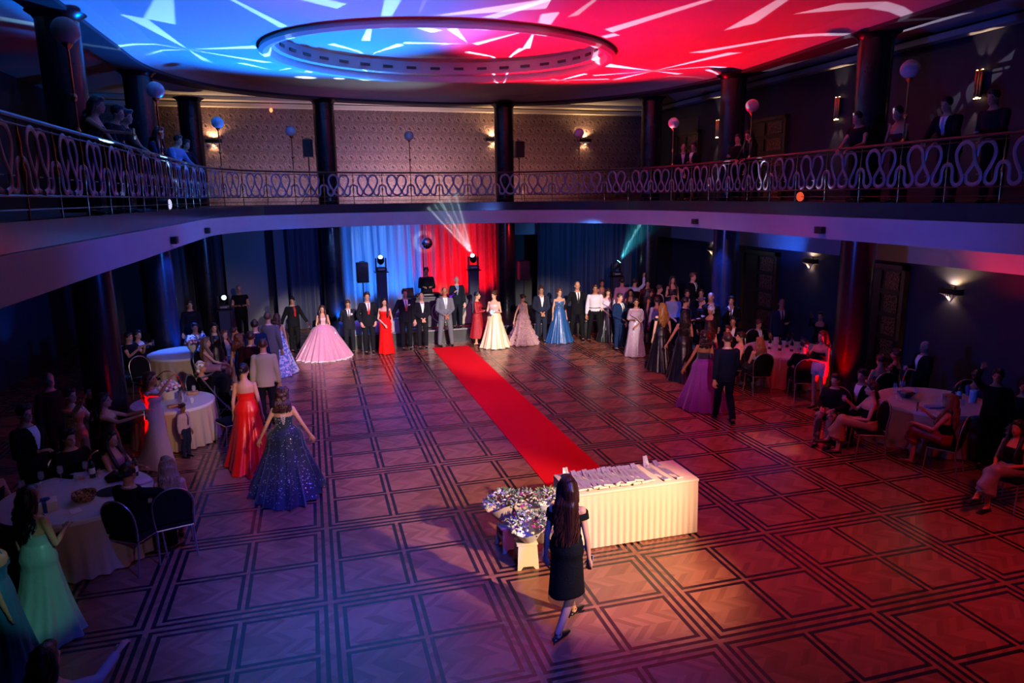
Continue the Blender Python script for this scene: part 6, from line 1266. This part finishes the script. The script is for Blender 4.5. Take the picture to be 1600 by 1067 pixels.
PPL.append(person('woman in blue light leaning over the left railing past the globe lamp', -2.86, 8.52, 65, 1.72, 'f', 'stand', ('rail','rail'), dict(kind='topskirt', top='202850', bottom='0c0c10', skirt='trousers', sleeves=1.0), ('long','1a100c'), 0, z=4.19, lean=18, lod=2))
PPL.append(person('man in pale striped shirt at the far left railing', -2.86, 10.72, 60, 1.72, 'm', 'stand', ('rail','rail'), dict(kind='shirt', top='6a80b0', bottom='0c0c10'), ('short','1a100c'), 0, z=4.19, lean=18, lod=2))
PPL.append(person('dark-clad person at the last bend of the left railing', -2.86, 12.00, 50, 1.72, 'm', 'stand', ('rail','rail'), dict(kind='shirt', top='101020', bottom='0c0c10'), ('short','1a100c'), 0, z=4.19, lean=18, lod=2))
PPL.append(person('man in tuxedo with hands at the right far railing', 10.89, 12.06, -30, 1.72, 'm', 'stand', ('clasp','clasp'), dict(kind='suit', top='0c1020', bow=1), ('crop','4a1c24'), 0, z=4.19, lean=0, lod=2))
PPL.append(person('man in black suit turned sideways beside the tuxedo on the gallery', 10.99, 11.66, -60, 1.72, 'm', 'stand', ('hold','down'), dict(kind='suit', top='0c0c14'), ('short','3a1c20'), 0, z=4.19, lean=0, lod=2))
PPL.append(person('man in black holding a drink between right gallery columns', 10.61, 8.83, -60, 1.72, 'm', 'stand', ('down','hold'), dict(kind='shirt', top='0c0c10', bottom='0c0c10'), ('short','3a1c20'), 0, z=4.19, lean=0, lod=2))
PPL.append(person('woman in dark clothes bent at the middle of the right railing', 10.05, 7.34, -70, 1.72, 'f', 'stand', ('rail','rail'), dict(kind='shirt', top='0e0c10', bottom='0c0c10'), ('long','1a100c'), 0, z=4.19, lean=18, lod=2))
PPL.append(person('man in dark shirt with crossed arms on the right railing', 9.98, 3.85, -80, 1.72, 'm', 'stand', ('rail','rail'), dict(kind='polo', top='0c0c12', bottom='0c0c10'), ('short','1a100c'), 0, z=4.19, lean=18, lod=2))
PPL.append(person('bare-shouldered woman leaning on the right railing, hand at mouth', 9.96, 2.90, -80, 1.72, 'f', 'stand', ('rail','chin'), dict(kind='topskirt', top='5a1c30', bottom='0c0c10', skirt='trousers', topt=.3), ('short','1a100c'), 0, z=4.19, lean=18, lod=2))
PPL.append(person('man with a loosened tie leaning on the right railing by the globe lamp', 9.94, 1.91, -80, 1.72, 'm', 'stand', ('rail','rail'), dict(kind='suit', top='14101c', tie='8a8ab0'), ('short','1a100c'), 0, z=4.19, lean=18, lod=2))
PPL.append(person('person with a drink nearest on the right railing', 9.92, 1.10, -80, 1.72, 'm', 'stand', ('rail','hold'), dict(kind='shirt', top='2a1a24', bottom='0c0c10'), ('short','1a100c'), 0, z=4.19, lean=18, lod=2))
PPL.append(person('grey-haired technician in black polo beside the left moving head light', -2.2, 15.9, 10, 1.84, 'm', 'stand', ('hold','hold'), dict(kind='polo', top='0c0c10', bottom='0e0e12'), ('crop','8a8a88'), 0, lod=2))
# small child in the stroller
PPL.append(person('small child with pale trousers lying in the stroller', -1.60, 6.87, 60, .92, 'm', 'sit', ('lap', 'lap'), dict(kind='shirt', top='20202c', bottom='8a9aa0', shoes='c8c8d0'), ('short', '1a100c'), 0, sit=.44, lod=1))
# things held in hands
def find(prefix):
    for p in PPL:
        if p['root']['label'].startswith(prefix): return p
def phone_at(prefix, hand, label, screen=False, tilt=0.0):
    p = find(prefix); loc = p['hands'][hand]; f = p['face']; t = empty('phone', loc, f, label, 'phone', 'phones held up')
    q = MB(); q.box((0, -.03, .02), (.072, .009, .15), (tilt, 0, 0), bev=.003); q.build('case', mat('glitter_case', (.6, .55, .6), .25, metal=.6) if 'glitter' in label else BLACKP, t)
    q = MB(); q.box((0, -.03 + .0055, .02), (.064, .001, .138), (tilt, 0, 0)); q.build('screen', mat('phone_screen_lit', (.3, .35, .5), .2, emit=(.5, .6, 1.0), es=1.2) if screen else mat('phone_screen_dark', (.02, .02, .03), .1), t)
    return t
phone_at('woman in black off-shoulder', 1, 'silvery glitter phone held by the walking woman in black', tilt=.2)
phone_at('dark-haired woman holding a phone out', 1, 'phone held out beside the red-lit gown', True); phone_at('person seated with a phone', 0, 'phone before a face between the dark columns', True)
phone_at('seated dark-haired man filming', 0, 'phone of the seated man between the dark columns', True); phone_at('person behind the aqua gown', 1, 'bright phone raised over the nearest left table', True)
phone_at('seated woman in black with a golden', 0, 'phone in the lap of the headscarf woman', True); phone_at('seated woman photographing', 0, 'phone of the woman beyond the red-haired one', True)
phone_at('woman in a beige spangled', 1, 'phone raised by the woman in beige spangles'); phone_at('blonde woman in black top', 1, 'phone held over the number card table'); phone_at('woman in black holding up a phone', 1, 'phone held high beside the red-lit column')
phone_at('woman with long hair leaning', 1, 'glinting phone over the left railing')
def glass_at(prefix, hand, label):
    p = find(prefix); loc = p['hands'][hand]; tumb(loc.x, loc.y, loc.z - .03, label, 'glasses held in hand')
glass_at('red-lit woman in black top', 1, 'glass held by the woman in white shorts'); glass_at('white-haired man', 1, 'glass held by the white-haired man'); glass_at('seated woman with striped', 1, 'glass raised by the woman in the cream skirt')
glass_at('person with a drink nearest', 1, 'glass held at the nearest end of the right railing'); glass_at('man in black holding a drink', 1, 'glass held between the right gallery columns'); glass_at('man in tuxedo with hands', 0, 'glass held by the man in tuxedo on the gallery')
p = find('bald host'); loc = p['hands'][1]; t = empty('microphone', loc, 0, 'black handheld microphone of the bald host', 'microphone'); q = MB(); q.cyl((0, 0, -.08), (0, .03, .08), .013, .017); q.build('handle', BLACKP, t); q = MB(); q.ell((0, .035, .10), (.026, .026, .03)); q.build('grille', CHROME, t)
p = find('young woman in an ivory'); loc = p['hands'][0]; t = empty('flower_posy', (loc.x - .05, loc.y - .04, loc.z + .02), 0, 'pale blue posy held before the ivory gown', 'bouquet')
for i in range(12): m_ = MB(); a = i * 2.4; e = sqrt(i / 12); m_.ell((.07 * e * cos(a), -.04, .07 * e * sin(a)), (.03, .03, .03), n=8, m=5); m_.build('blossom', mat('posy_blue', (.15, .4, .6), .6) if i % 2 else FLM[0], t)
bpy.data.scenes.remove(_tmp)
